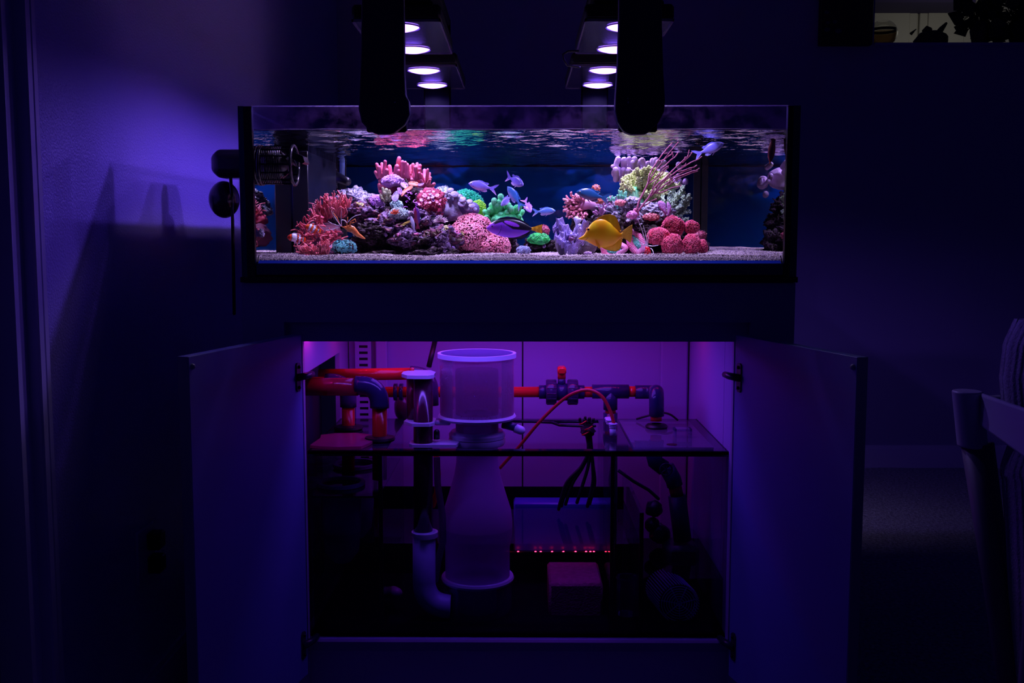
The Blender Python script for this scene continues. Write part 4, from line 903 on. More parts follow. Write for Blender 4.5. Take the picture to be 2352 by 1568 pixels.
dome('crimson fuzzy dome coral resting on the sand right of the middle one', 1588, 562, 2.44, 19, 24, 1200, 105)
dome('small crimson fuzzy dome coral at the far right foot of the crimson group', 1614, 568, 2.46, 10, 17, 500, 106)
bush('mat_coral', 'dark red leafy growth behind the crimson group on the right', 1607, 540, 2.6, 14, 10, 60, .003, mat('dull_red', (.35, .05, .10), .6), 107, .02)
bush('tuft_coral', 'tiny lilac polyps on the sand left of the pink brain coral', 1350, 582, 2.36, 8, 3.5, 24, .0030, zo['lilac'], 108, .006, tmpl=POLYP)
# ================================================================= FISH AND SHRIMPS
fish_m = mat('fish_skin', (1, 1, 1), .35, attr='Col', spec=.5)
fin_m = mat('fish_fin', (1, 1, 1), .4, attr='Col', spec=.5)
eye_b = mat('eye_black', (.004, .004, .006), .1); eye_w = mat('eye_ring', (.6, .6, .7), .3)
def interp(pts, t):
    xs_ = [p[0] for p in pts]; return [float(np.interp(t, xs_, [p[k] for p in pts])) for k in range(1, len(pts[0]))]
def smooth_prof(pts, n):
    """Catmull-Rom resample of (t, top, bottom, halfwidth)"""
    P_ = np.array(pts, float); out = []
    m_ = len(P_)
    for i in range(n):
        u = i / (n - 1) * (m_ - 1); k = min(int(u), m_ - 2); f = u - k
        p0 = P_[max(k - 1, 0)]; p1 = P_[k]; p2 = P_[k + 1]; p3 = P_[min(k + 2, m_ - 1)]
        out.append(.5 * ((2 * p1) + (-p0 + p2) * f + (2 * p0 - 5 * p1 + 4 * p2 - p3) * f * f + (-p0 + 3 * p1 - 3 * p2 + p3) * f ** 3))
    return out
def fish(label, nose, tail, Yn, Yt, prof, fins, colf, cat='fish', up=(0, 0, 1), eye=(.1, .03, .02), group=None, name='fish', finc=None, pect=None, n=44, seg=24, eyec=None):
    a = P(*nose, Yn); b = P(*tail, Yt); ax = (b - a); L_ = ax.length; ax = ax.normalized(); upv = Vector(up); upv = (upv - ax * upv.dot(ax)).normalized(); sd = ax.cross(upv)
    if sd.y > 0: sd = -sd
    t = thing(name, label, cat, (a + b) / 2, group)
    def Wd(x, z, y): return tuple(a + ax * (x * L_) + upv * (z * L_) + sd * (y * L_))
    V = []; C = []
    secs = smooth_prof(prof, n)
    for (x, tp, bt, hw) in secs:
        cz, hz = (tp + bt) / 2, max((tp - bt) / 2, .001); hw = max(hw, .001)
        for k in range(seg):
            an = 2 * math.pi * k / seg; y = math.cos(an) * hw; z = cz + math.sin(an) * hz
            V.append(Wd(x, z, y)); C.append(colf(x, z, y))
    Fc = [(i * seg + k, i * seg + (k + 1) % seg, (i + 1) * seg + (k + 1) % seg, (i + 1) * seg + k) for i in range(n - 1) for k in range(seg)] + [tuple(range(seg)), tuple((n - 1) * seg + k for k in range(seg))]
    G().add(V, Fc, C).build('body', fish_m, t, 'all')
    fc = finc or colf
    for fn, poly, th in fins:
        # poly: outline (x,z); built as a slightly ridged double sheet with a fan of inner rows
        m_ = len(poly); q_ = []
        for i in range(m_):
            p, r = poly[i], poly[(i + 1) % m_]
            for s_ in range(4): q_.append((p[0] + (r[0] - p[0]) * s_ / 4, p[1] + (r[1] - p[1]) * s_ / 4))
        cx = sum(p[0] for p in q_) / len(q_); cz = sum(p[1] for p in q_) / len(q_)
        V = []; C = []; R_ = 6; K = len(q_)
        for side in (1, -1):
            for r in range(R_ + 1):
                for i, (x, z) in enumerate(q_):
                    u = r / R_; xx, zz = cx + (x - cx) * u, cz + (z - cz) * u
                    V.append(Wd(xx, zz, side * (th * (1 - .75 * u)) + .004 * math.sin(xx * 60))); C.append(fc(xx, zz, 0, ) if fn != 'pectoral_fin' else fc(xx, zz, 1))
        Fc = []
        for sidx in (0, 1):
            o_ = sidx * (R_ + 1) * K
            Fc += [(o_ + r * K + i, o_ + r * K + (i + 1) % K, o_ + (r + 1) * K + (i + 1) % K, o_ + (r + 1) * K + i)[::(1 if sidx else -1)] for r in range(R_) for i in range(K)]
        o_ = (R_ + 1) * K; Fc += [(R_ * K + i, R_ * K + (i + 1) % K, o_ + R_ * K + (i + 1) % K, o_ + R_ * K + i) for i in range(K)]
        if fn == 'pectoral_fin':
            V = [tuple(Vector(v) + sd * (pect or .09) * L_) for v in V]
        G().add(V, Fc, C).build(fn, fin_m, t, 'all', fix=False)
    if eye:
        ex, ez, er = eye; hw = interp([(s_[0], s_[3]) for s_ in secs], ex)[0]
        for s_ in (1, -1):
            c = np.array(Wd(ex, ez, s_ * hw * .86)); rl = er * L_
            e1 = G().add(np.array(ICO[2][0]) * rl * np.array([1, .6, 1]) + c, ICO[2][1]).build('eye', eyec or eye_w, t, 'all')
            c2 = np.array(Wd(ex, ez, s_ * (hw * .86 + er * .35)))
            G().add(np.array(ICO[2][0]) * rl * np.array([.62, .4, .62]) + c2, ICO[2][1]).build('pupil', eye_b, e1, 'all')
    return t
def mixc(a, b, t): t = min(1, max(0, t)); return tuple(p * (1 - t) + q_ * t for p, q_ in zip(a, b))
def sst(a, b, x): t = min(1, max(0, (x - a) / (b - a))); return t * t * (3 - 2 * t)
# yellow fish
def yt(x, z, y):
    base = (1.0, .46, .0); lite = (1.0, .66, .01); org = (1.0, .30, .0)
    c = mixc(base, lite, .5 + .9 * noise.noise(Vector((x * 6, z * 6, 1)))); c = mixc(c, org, .6 * sst(.1, .45, noise.noise(Vector((x * 3, z * 5, 8))) + .2))
    if x > .8: c = mixc((1, .62, .06), (.85, .42, .03), .5 + .5 * math.sin(z / max(x - .7, .05) * 40))
    elif z > .33 - abs(x - .5) * .6 or z < -.17: c = mixc(c, (.85, .55, .01), .3 + .2 * math.sin(x * 120))
    if abs(math.hypot(x - .03, z + .0 - .10) - .16) < .006 and z < .02 and x > .1: c = (.55, .15, .03)
    return c
yprof = [(0, .008, -.008, .008), (.04, .03, -.022, .018), (.10, .075, -.03, .035), (.16, .17, -.05, .05), (.22, .26, -.085, .062), (.32, .335, -.135, .068), (.44, .355, -.165, .066), (.56, .31, -.16, .055), (.66, .22, -.115, .038), (.74, .14, -.04, .022), (.79, .105, .0, .013), (.83, .115, -.01, .006)]
yfins = [('dorsal_fin', [(.30, .30), (.36, .38), (.46, .43), (.58, .45), (.68, .42), (.735, .33), (.78, .19), (.795, .135), (.76, .125), (.68, .19), (.56, .29), (.42, .33)], .012),
         ('anal_fin', [(.38, -.13), (.48, -.19), (.60, -.23), (.70, -.235), (.77, -.20), (.80, -.13), (.82, -.02), (.79, .0), (.72, -.05), (.62, -.12), (.5, -.16)], .012),
         ('tail_fin', [(.80, .12), (.86, .17), (.93, .22), (1.0, .255), (1.005, .17), (.995, .07), (.985, -.02), (.965, -.085), (.90, -.03), (.83, .01)], .008),
         ('pectoral_fin', [(.30, -.0), (.335, -.03), (.39, -.12), (.40, -.19), (.36, -.17), (.31, -.08)], .004)]
fish('bright yellow disc-shaped surgeon-like fish with pointed snout in front of the right mound', (1328.5, 548), (1452, 547.5), 2.32, 2.33, yprof, yfins, yt, n=120, seg=64, eye=(.175, .17, .032), name='yellow_fish', pect=.062, eyec=mat('amber_eye', (.65, .22, .02), .3))
# blue fish with palette mark
def bt(x, z, y):
    purple = (.22, .05, .95); viol = (.46, .07, .95); black = (.004, .003, .015)
    c = mixc(viol, purple, sst(.0, .45, x) * .8 + .2 * noise.noise(Vector((x * 5, z * 5, 2))))
    top = .17 * (1 - ((x - .45) / .5) ** 2)
    c = mixc(c, viol, .5 * sst(-.02, -.12, z) * sst(.3, .5, x))
    # black back stripe, palette mark with an oval window
    c = mixc(c, black, sst(top - .046, top - .034, z) * sst(.11, .15, x))
    lo = .105 - (x - .27) * .62 if x < .46 else -.013 - (x - .46) * .05
    c = mixc(c, black, sst(lo - .006, lo + .006, z) * sst(.265, .28, x))
    ex, ez = (x - .44) / .135, (z - .082 + (x - .44) * .26) / .036
    c = mixc(c, mixc(viol, purple, .2), sst(1.12, .92, ex * ex + ez * ez))
    c = mixc(c, black, sst(.030, .022, abs(z - .115 - (x - .14) * .5)) * sst(.10, .12, x) * sst(.21, .19, x))
    if x > .765:
        edge = abs(z - .0 - .01) > .022 + (x - .79) * .33
        c = (.95, .50, .02) if x > .80 and not edge else black
    if z < -.165 + abs(x - .45) * .18 and x > .35: c = (.03, .01, .2)
    if abs(math.hypot(x - .05, z - .02) - .2) < .006 and z < .06: c = (.08, .02, .4)
    return c
bprof = [(0, .005, -.02, .01), (.03, .035, -.045, .022), (.08, .085, -.075, .04), (.16, .135, -.11, .055), (.28, .165, -.145, .065), (.42, .17, -.16, .064), (.55, .15, -.145, .052), (.66, .11, -.10, .036), (.75, .06, -.05, .02), (.80, .035, -.02, .012), (.84, .035, -.02, .006)]
bfins = [('dorsal_fin', [(.14, .12), (.24, .185), (.36, .21), (.5, .2), (.63, .155), (.74, .09), (.77, .045), (.7, .08), (.58, .13), (.42, .155), (.28, .15)], .01),
         ('anal_fin', [(.40, -.15), (.5, -.185), (.62, -.18), (.73, -.125), (.79, -.05), (.77, -.03), (.68, -.085), (.56, -.13)], .01),
         ('tail_fin', [(.79, .035), (.86, .05), (.93, .075), (1.0, .095), (.99, .02), (1.0, -.075), (.92, -.055), (.85, -.035), (.79, -.02)], .008),
         ('pectoral_fin', [(.235, .02), (.27, .05), (.33, .065), (.34, .03), (.30, -.01), (.25, -.02)], .004)]
def btf(x, z, y):
    if y == 1: return mixc((.9, .5, .02), (.15, .05, .5), .3 if x > .27 else 1)
    if x < .78: return (.05, .02, .45) if z > .17 * (1 - ((x - .45) / .5) ** 2) + .03 else (.006, .004, .03)
    return bt(x, z, y)
fish('violet-blue oval fish with black palette marking and yellow tail in mid tank', (1117.5, 523), (1246, 527), 2.34, 2.36, bprof, bfins, bt, finc=btf, n=190, seg=110, eye=(.095, .03, .017), name='blue_fish', pect=.06, eyec=mat('dark_blue_eye', (.03, .01, .12), .3))
# small blue-green fishes
cprof = [(0, .0, -.012, .01), (.05, .055, -.05, .035), (.14, .115, -.10, .06), (.28, .155, -.145, .07), (.42, .15, -.145, .062), (.54, .11, -.105, .045), (.64, .06, -.055, .028), (.72, .04, -.03, .016), (.76, .045, -.035, .008)]
cfins = [('dorsal_fin', [(.22, .13), (.32, .19), (.44, .185), (.54, .15), (.64, .16), (.68, .13), (.62, .07), (.5, .115), (.34, .145)], .01),
         ('anal_fin', [(.40, -.14), (.5, -.17), (.60, -.165), (.66, -.12), (.62, -.06), (.52, -.10)], .01),
         ('tail_fin', [(.72, .04), (.80, .08), (.9, .145), (1.02, .19), (.93, .06), (.86, .005), (.93, -.08), (1.0, -.19), (.88, -.12), (.79, -.065), (.72, -.03)], .008),
         ('pelvic_fin', [(.28, -.13), (.34, -.15), (.46, -.22), (.40, -.15)], .006)]
def chro(a, b, belly):
    def f(x, z, y):
        c = mixc(a, b, .5 + z * 3); c = mixc(c, belly, sst(-.02, -.13, z)); c = tuple(v * (1 + .12 * math.sin(z * 150) * math.sin(x * 150)) for v in c)
        if abs(math.hypot(x - .04, z) - .14) < .006 and abs(z) < .09: c = tuple(v * .55 for v in c)
        return c
    return f
lila = chro((.36, .26, .88), (.24, .22, .85), (.62, .42, .85)); blu = chro((.10, .30, .75), (.04, .20, .62), (.35, .35, .8)); dark = chro((.015, .10, .28), (.01, .07, .24), (.16, .12, .28))
CF = lambda lb, n_, t_, yn, ytl, c, **k: fish(lb, n_, t_, yn, ytl, cprof, cfins, c, eye=(.085, .015, .026), group=None, name='small_fish', n=30, seg=18, **k)
CF('lilac-blue small fish swimming left, upper one in the middle of the tank', (1076, 421), (1143, 436), 2.5, 2.51, lila)
CF('rounded violet small fish with its tail raised, topmost of the middle group', (1202, 425), (1162, 404), 2.55, 2.61, chro((.18, .14, .55), (.12, .10, .50), (.45, .32, .62)))
CF('lilac small fish hidden behind the upright blue-green fish', (1151, 472), (1178, 446), 2.60, 2.64, lila)
CF('blue-green small fish swimming steeply upward over the green finger coral', (1166, 428), (1200, 479), 2.50, 2.50, blu, up=(.7, 0, .7))
CF('tiny violet fish head-down between the upright fish and the right-facing pale blue fish', (1219, 488), (1203, 456), 2.60, 2.64, chro((.42, .20, .75), (.35, .16, .7), (.6, .35, .75)), up=(.8, 0, .3))
CF('pale blue small fish swimming right above the blue fish tail', (1276, 484), (1222, 487), 2.46, 2.47, chro((.16, .38, .92), (.14, .30, .9), (.55, .5, .9)))
CF('dark teal-blue fish swimming left above the right reef mound', (1324, 440), (1402, 458), 2.44, 2.46, dark)
CF('lilac-blue fish swimming up to the right near the water surface at the right', (1663, 329), (1592, 358), 2.42, 2.44, chro((.30, .26, .90), (.22, .22, .85), (.42, .40, .9)))
# bubbles above that fish
t = thing('air_bubbles', 'short string of air bubbles above the upper right fish', 'bubbles', P(1643, 318, 2.40))
bubm = glass('bubble', (1, 1, 1), 1.33, 1.5, haze=.15, hazecol=(.8, .8, 1))
for (x, y, r) in ((1642, 301, 2), (1643, 305, 2.4), (1643, 311, 3.0), (1642, 317, 2.4), (1652, 303, 1.8), (1652, 316, 2.6), (1643, 322, 2.0), (1651, 309, 1.6)):
    c = P(x, y, 2.40); G().add(np.array(ICO[2][0]) * W(r, 2.4) * np.array([1.1, 1, .8]) + np.array(c), ICO[2][1]).build('bubble', bubm, t, 'all')
# clownfish
def clown(x, z, y):
    o = (1.0, .085, .01); w_ = (.85, .82, 1.0); k = (.02, .0, .01)
    e = x + .08 * abs(z) * (1 if x < .5 else -1)
    for (a, b) in ((.24, .50), (.60, .72), (.83, .87)):
        if a < e < b: return w_
        if a - .03 < e <= a or b <= e < b + .03: return k
    if x < .12: return (.55, .02, .01)
    return o
def clownB(x, z, y):
    e = x - .1 * z
    for (a, b) in ((.20, .32), (.46, .60), (.80, .86)):
        if a < e < b: return (.85, .82, 1.0)
        if a - .025 < e <= a or b <= e < b + .025: return (.02, .0, .01)
    return (1.0, .13, .012)
kprof = [(0, .02, -.05, .02), (.05, .10, -.11, .06), (.15, .17, -.17, .10), (.30, .22, -.20, .12), (.45, .21, -.19, .11), (.60, .14, -.15, .08), (.72, .09, -.10, .05), (.80, .08, -.08, .03), (.84, .07, -.08, .015)]
kfins = [('dorsal_fin', [(.2, .19), (.3, .28), (.45, .27), (.56, .22), (.66, .24), (.74, .18), (.72, .09), (.55, .17), (.35, .21)], .015), ('anal_fin', [(.5, -.17), (.58, -.28), (.68, -.27), (.74, -.12), (.65, -.12)], .015),
         ('tail_fin', [(.80, .07), (.88, .13), (.97, .14), (1.02, .03), (1.0, -.10), (.92, -.15), (.84, -.10)], .012), ('pectoral_fin', [(.40, .02), (.48, .06), (.56, .02), (.54, -.07), (.46, -.09), (.40, -.05)], .01), ('pelvic_fin', [(.36, -.18), (.42, -.28), (.52, -.30), (.48, -.18)], .012)]
fish('larger orange and white banded clownfish hovering over open sand at the lower left', (660, 544), (702, 550), 2.33, 2.35, kprof, kfins, clown, eye=(.10, .04, .03), name='clownfish', pect=.10, eyec=mat('orange_eye', (.5, .05, .01), .3))
fish('smaller orange clownfish with white bands nestled among the coral-pink tentacles', (702, 519), (737, 531), 2.365, 2.38, kprof, kfins, clownB, eye=(.10, .04, .03), name='clownfish', pect=.10, eyec=MATS['orange_eye'])
# slim fishes of the left mound
sprof = [(0, .0, -.02, .01), (.08, .05, -.05, .03), (.25, .10, -.10, .05), (.45, .11, -.11, .05), (.65, .08, -.08, .035), (.8, .045, -.045, .018), (.84, .04, -.04, .01)]
sfins = [('dorsal_fin', [(.2, .09), (.3, .15), (.6, .14), (.74, .1), (.75, .05), (.5, .1)], .01), ('tail_fin', [(.8, .045), (.9, .08), (1.0, .09), (.97, 0), (1.0, -.09), (.9, -.08), (.8, -.045)], .008), ('anal_fin', [(.45, -.10), (.55, -.15), (.7, -.12), (.72, -.06)], .008)]
fish('slim dark red fish hanging head-up on the left mound beside the pale slim fish', (955, 473), (960, 527), 2.42, 2.43, sprof, sfins, lambda x, z, y: (.38, .015, .10) if z < .02 + .1 * (x - .4) else (.20, .04, .45), up=(1, 0, 0), eye=(.09, .02, .02), name='small_fish', n=28, seg=16)
fish('slim pale lilac fish with yellow fins poised vertically in front of the red fish', (944, 496), (953, 534), 2.40, 2.40, sprof, [f for f in sfins if f[0] != 'dorsal_fin'] + [('pectoral_fin', [(.3, .05), (.45, -.55), (.38, -.75), (.26, -.4), (.2, -.02)], .01)], lambda x, z, y: (.62, .60, .95) if x < .86 else (.6, .08, .2), finc=lambda x, z, y: (.75, .55, .12) if z < -.12 else (.5, .3, .7), up=(1, 0, 0), eye=(.09, .02, .025), name='small_fish', n=28, seg=16, pect=.02)
fish('rust-orange scaled slim fish hanging head-down near the right pane', (1768, 377), (1776, 320), 2.25, 2.26, [(0, .01, -.01, .01), (.1, .035, -.03, .02), (.3, .12, -.12, .05), (.6, .14, -.14, .05), (.85, .10, -.10, .03), (.95, .06, -.06, .015)], [('tail_fin', [(.9, .08), (1.0, .1), (1.05, 0), (1, -.1), (.9, -.08)], .01)],
     lambda x, z, y: (1, .16, .02) if x < .18 else mixc((1.0, .30, .14), (.45, .12, .25), .5 + .5 * math.sin(x * 75 + z * 40) * math.sin(z * 75 - x * 20)), up=(1, 0, 0), eye=(.3, .03, .02), name='small_fish', n=28, seg=16)
# shrimps
def shrimp(label, path, rad, Y, bm_, antm, ants, legs):
    t = thing('shrimp', label, 'shrimp', P(*path[len(path) // 2], Y))
    g = G().tube([P(x, y, Y) for x, y in path], [W(r, Y) for r in rad], 14); g.build('body', bm_, t, 'all')
    for a in ants:
        n_ = 10; pts = []
        for i in range(n_ + 1):
            u = i / n_; p0, p1, p2 = a
            pts.append(P((1 - u) ** 2 * p0[0] + 2 * u * (1 - u) * p1[0] + u * u * p2[0], (1 - u) ** 2 * p0[1] + 2 * u * (1 - u) * p1[1] + u * u * p2[1], Y - .01 - .015 * u))
        G().tube(pts, [.0010 * (1 - .5 * i / n_) for i in range(n_ + 1)], 6).build('antenna', antm, t, 'all')
    for l in legs: G().tube([P(x, y, Y - .006) for x, y in l], .0011, 6).build('leg', bm_, t, 'all')
    return t
whitea = mat('white_antenna', (.85, .78, .95), .4)
c2_ = 260 / 2265
def q5(x, y): return (740 + x * c2_, 420 + y * c2_)
shrimp('peach and amber shrimp with long white antennae beside the tall pink anemone', [q5(*p) for p in [(440, 880), (480, 900), (540, 900), (610, 930), (660, 980), (720, 1040), (790, 1080), (850, 1110)]], [2, 4, 7.5, 8, 6.5, 5, 3.5, 1.5], 2.36, mat('amber_shell', (.80, .26, .05), .35, col2=(.55, .10, .04), nscale=60), whitea,
       [(q5(380, 860), q5(300, 780), q5(180, 560)), (q5(390, 860), q5(370, 760), q5(385, 570)), (q5(370, 860), q5(240, 840), q5(120, 770)), (q5(360, 870), q5(260, 930), q5(85, 945)), (q5(520, 780), q5(620, 640), q5(775, 635)), (q5(500, 800), q5(440, 720), q5(380, 745))],
       [[q5(*p) for p in l] for l in ([(500, 880), (480, 800), (450, 740)], [(540, 880), (560, 780), (660, 720), (670, 770)], [(560, 900), (570, 800), (640, 790)], [(520, 870), (500, 790), (510, 690)], [(440, 890), (360, 860), (300, 700), (220, 600)], [(600, 950), (560, 980), (500, 960)])])
shrimp('scarlet shrimp with white antennae tucked under the crimson corals on the sand', [(1483, 566), (1487, 570), (1490, 577), (1487, 583)], [2, 5, 5, 2.5], 2.37, mat('scarlet_shell', (.75, .01, .03), .35), whitea,
       [((1484, 566), (1478, 530), (1463, 500)), ((1484, 566), (1488, 550), (1478, 520)), ((1482, 564), (1470, 556), (1462, 548)), ((1490, 564), (1500, 566), (1512, 563)), ((1486, 562), (1478, 562), (1466, 560)), ((1488, 568), (1487, 556), (1490, 532)), ((1494, 570), (1500, 572), (1501, 583))],
       [[(1486, 572), (1482, 576), (1482, 584)], [(1489, 574), (1494, 578), (1493, 586)]])
# ================================================================= LAMPS AND PUMPS
lampblk = mat('lamp_black', (.006, .006, .009), .5, spec=.25)
lampdk = mat('lamp_underside', (.012, .01, .03), .22, bump=(30, .2, .002))
ledm = glow('led_cluster', LED_VIOLET, LED_STRENGTH)
LK = 1.08     # fixtures are 19 cm wide: true scale of the measured row
LH = P(912, 50, 2.117 * LK).z
def lamp(label, cx, Y0, Y1, discs):
    Y0 *= LK; Y1 *= LK; discs = [d * LK for d in discs]; hw = .0972; t = thing('aquarium_light', label, 'lamp', (cx, (Y0 + Y1) / 2, LH), 'LED light fixtures over the aquarium')
    B((cx - hw, Y0, LH + .004), (cx + hw, Y1, LH + .038), .006).build('housing', lampblk, t)
    B((cx - hw * .8, Y0 + .02, LH + .036), (cx + hw * .8, Y1 - .02, LH + .052), .005).build('heat_sink', lampblk, t)
    g = G()
    for sx in (-1, 1): g.box((cx + sx * hw, Y0, LH), (cx + sx * (hw - .004), Y1, LH + .006))
    g.box((cx - hw, Y0, LH), (cx + hw, Y0 + .004, LH + .006)).box((cx - hw, Y1 - .004, LH), (cx + hw, Y1, LH + .006))
    g.build('bezel', mat('bezel_gloss', (.10, .08, .14), .15), t)
    B((cx - hw + .004, Y0 + .004, LH + .002), (cx + hw - .004, Y1 - .004, LH + .0055)).build('lens_plate', lampdk, t)
    for yd in discs:
        G().lathe([(.0445, 0), (.0465, -.0015), (.048, .0015)], (cx, yd, LH), 32).build('puck_ring', mat('puck_ring', (.3, .25, .45), .2), t)
        r = .044; V = [(cx + r * math.cos(2 * math.pi * k / 24), yd + r * math.sin(2 * math.pi * k / 24), LH + .0005) for k in range(24)]
        G().lathe([(0, -.009), (.012, -.0085), (.026, -.0062), (.037, -.003), (.044, .0005)], (cx, yd, LH), 28).build('led_puck', ledm, t, 'all')
        L2 = bpy.data.lights.new('led_spill', 'SPOT'); L2.energy = SPILL_POWER; L2.color = SPILL; L2.shadow_soft_size = .008; L2.spot_size = math.radians(166); L2.spot_blend = .4
        l2 = bpy.data.objects.new('led_spill', L2); COL.objects.link(l2); l2.location = (cx, yd, LH - .0125)
        L_ = bpy.data.lights.new('led_beam', 'AREA'); L_.shape = 'DISK'; L_.size = .08; L_.energy = TANK_POWER; L_.color = TANK_LIGHT; L_.spread = math.radians(112)
        lo = bpy.data.objects.new('led_beam', L_); COL.objects.link(lo); lo.location = (cx, yd, LH - .010)
    return t
CXL, CXR = -.2565 * LK * .982, .2225 * LK * .982
lamp('front black LED fixture over the left half of the aquarium, nearest the camera', CXL, 2.117, 2.481, (2.174, 2.42))
lamp('rear black LED fixture over the left half of the aquarium, above the far reef', CXL, 2.652, 3.044, (2.714, 2.966))
lamp('front black LED fixture over the right half of the aquarium, nearest the camera', CXR, 2.117, 2.481, (2.174, 2.42))
lamp('rear black LED fixture over the right half of the aquarium, above the far reef', CXR, 2.652, 3.044, (2.714, 2.966))
def front_arm(label, pts, cx, tx):
    Y = 2.150; t = thing('mounting_arm', label, 'lamp arm', P(cx, 300, Y), 'lamp mounting arms on the front rim')
    c = [P(x, y, Y) for x, y in pts]
    o = G().prism(c, (0, .025, 0)).build('arm_plate', mat('arm_navy_black', (.03, .026, .06), .55), t); bv = o.modifiers.new('b', 'BEVEL'); bv.width = .004; bv.segments = 3; bv.limit_method = 'ANGLE'
    zt = max(v.z for v in c); x0 = min(v.x for v in c) ; x1 = max(v.x for v in c)
    # bracket that carries on back over the fixtures, outside the frame
    B((cxw(cx, Y) - .045, Y + .002, LH + .19), (cxw(cx, Y) + .045, 2.60, LH + .215), .006).build('cross_arm', lampblk, t)
    for yy in (2.3, 2.55): B((cxw(cx, Y) - .02, yy - .02, LH + .045), (cxw(cx, Y) + .02, yy + .02, LH + .192), .004).build('hanger', lampblk, t)
    # clamp over the front rim
    g = G().box((x0 + .012, Y + .0281, TT - .055), (x1 - .012, YF - .0002, TT + .006), .003)
    g.build('clamp', lampblk, t); B((x0 + .012, Y + .026, TT + .0045), (x1 - .012, YF + .03, TT + .012), .002).build('clamp_hook', lampblk, t)
    B((x0 + .012, YF + .0104, TT - .05), (x1 - .012, YF + .022, TT + .006), .002).build('clamp_jaw', lampblk, t)
    return t
def cxw(px, Y): return PX(px, Y)
front_arm('left broad black mounting arm with a rounded foot hanging over the front glass', [(832, -260), (924, -260), (928, 60), (929, 160), (932, 220), (940, 232), (942, 262), (930, 285), (906, 304), (896, 308), (866, 308), (848, 300), (830, 280), (823, 250), (824, 210), (829, 100)], 882, 0)
front_arm('right broad black mounting arm with a rounded foot hanging over the front glass', [(1425, -260), (1519, -260), (1520, 20), (1524, 160), (1528, 230), (1526, 256), (1512, 282), (1492, 302), (1482, 308), (1450, 309), (1434, 303), (1418, 280), (1412, 255), (1413, 220), (1418, 150), (1421, 60)], 1470, 0)
for lab, cx in (('left rear black light bracket standing on the back glass', CXL + .01), ('right rear black light bracket standing on the back glass', CXR - .005)):
    t = thing('mounting_arm', lab, 'lamp arm', (cx, 3.26, TT), 'lamp mounting arms on the back rim')
    B((cx - .042, 3.262, TT - .08), (cx + .042, 3.285, LH + .215), .005).build('arm_plate', mat('bracket_black', (.0012, .0012, .002), .9, spec=.01), t)
    B((cx - .042, 3.235, TT + .002), (cx + .042, 3.264, TT + .014), .003).build('clamp_hook', lampblk, t)
    B((cx - .042, 2.80, LH + .19), (cx + .042, 3.27, LH + .215), .005).build('cross_arm', lampblk, t)
    B((cx - .02, 2.80, LH + .045), (cx + .02, 2.84, LH + .192), .004).build('hanger', lampblk, t)
# small marks on the arm plates
wm = mat('white_mark', (.75, .72, .85), .5)
for nm, m_, (x, y, w_, h_) in (('arm', 0, (907, 234.5, 3.6, 1.4)), ('arm', 1, (1443, 235, 1.6, 4.5)), ('arm', 1, (1442, 226, 1.6, 2.4))):
    par = [o for o in bpy.data.objects if o.name.startswith('mounting_arm') and o.type == 'EMPTY'][m_]
    a, b = P(x - w_ / 2, y + h_ / 2, 2.1496), P(x + w_ / 2, y - h_ / 2, 2.1496); B((a.x, 2.1494, a.z), (b.x, 2.1502, b.z)).build('printed_mark', wm, par, False)
# cable loop at the right fixture
o = G().tube([P(1330, 117, 2.55), P(1305, 118, 2.55), P(1293, 125, 2.55), P(1295, 137, 2.55), P(1303, 150, 2.55), P(1330, 154, 2.56)], .0028, 8).build('cable', lampblk, None, 'all')
tag(o, 'thin black cable looping between the two right fixtures', 'cable')
# wave pump inside at the left pane
pb = mat('pump_black', (.02, .02, .028), .22)
Yp = 2.265; xa, xb = IX0 + .003, P(676, 380, Yp).x; cz = P(640, 380, Yp).z; rr = W(44, Yp)
t = thing('wave_pump', 'black caged wave pump fixed inside the left pane above the clownfish', 'pump', (xa, Yp, cz))
def xring(x, r, th, seg=32):
    return [(x, Yp + r * math.cos(2 * math.pi * k / seg), cz + r * math.sin(2 * math.pi * k / seg)) for k in range(seg + 1)], th
for x, r in ((xa, rr * .96), (xb, rr)):
    p, th = xring(x, r, .004); G().tube(p, .0035, 8, 'flat').build('cage_ring', pb, t, 'all')
for k in range(11):
    x = xa + (xb - xa) * (.08 + .055 * k); p, _ = xring(x, rr * .96, 0); G().tube(p, .0012, 6, 'flat').build('cage_rib', pb, t, 'all')
for k in range(14):
    a = 2 * math.pi * k / 14; y, z = Yp + rr * .95 * math.cos(a), cz + rr * .95 * math.sin(a); B((xa, y - .0018, z - .0018), (xb, y + .0018, z + .0018)).build('cage_bar', pb, t)
V = []; seg = 32
for x, r in ((xa, rr * .5), (xa + .02, rr * .78), (xb - .03, rr * .78), (xb - .012, rr * .4)): V += [(x, Yp + r * math.cos(2 * math.pi * k / seg), cz + r * math.sin(2 * math.pi * k / seg)) for k in range(seg)]
G().add(V, [(i * seg + k, i * seg + (k + 1) % seg, (i + 1) * seg + (k + 1) % seg, (i + 1) * seg + k) for i in range(3) for k in range(seg)] + [tuple(range(seg)), tuple(3 * seg + k for k in range(seg))]).build('rotor_housing', pb, t, 'all')
for k in range(3):
    a = 2 * math.pi * k / 3; G().prism([(xb - .004, Yp, cz), (xb - .004, Yp + rr * .9 * math.cos(a), cz + rr * .9 * math.sin(a)), (xb - .012, Yp + rr * .9 * math.cos(a + .7), cz + rr * .9 * math.sin(a + .7))], (.003, 0, 0)).build('propeller_blade', pb, t)
G().prism([P(665, 345, Yp - .02), P(695, 358, Yp - .02), P(700, 372, Yp - .02), P(694, 376, Yp - .02), P(668, 362, Yp - .02)], (0, .05, 0)).build('flow_guard', pb, t)
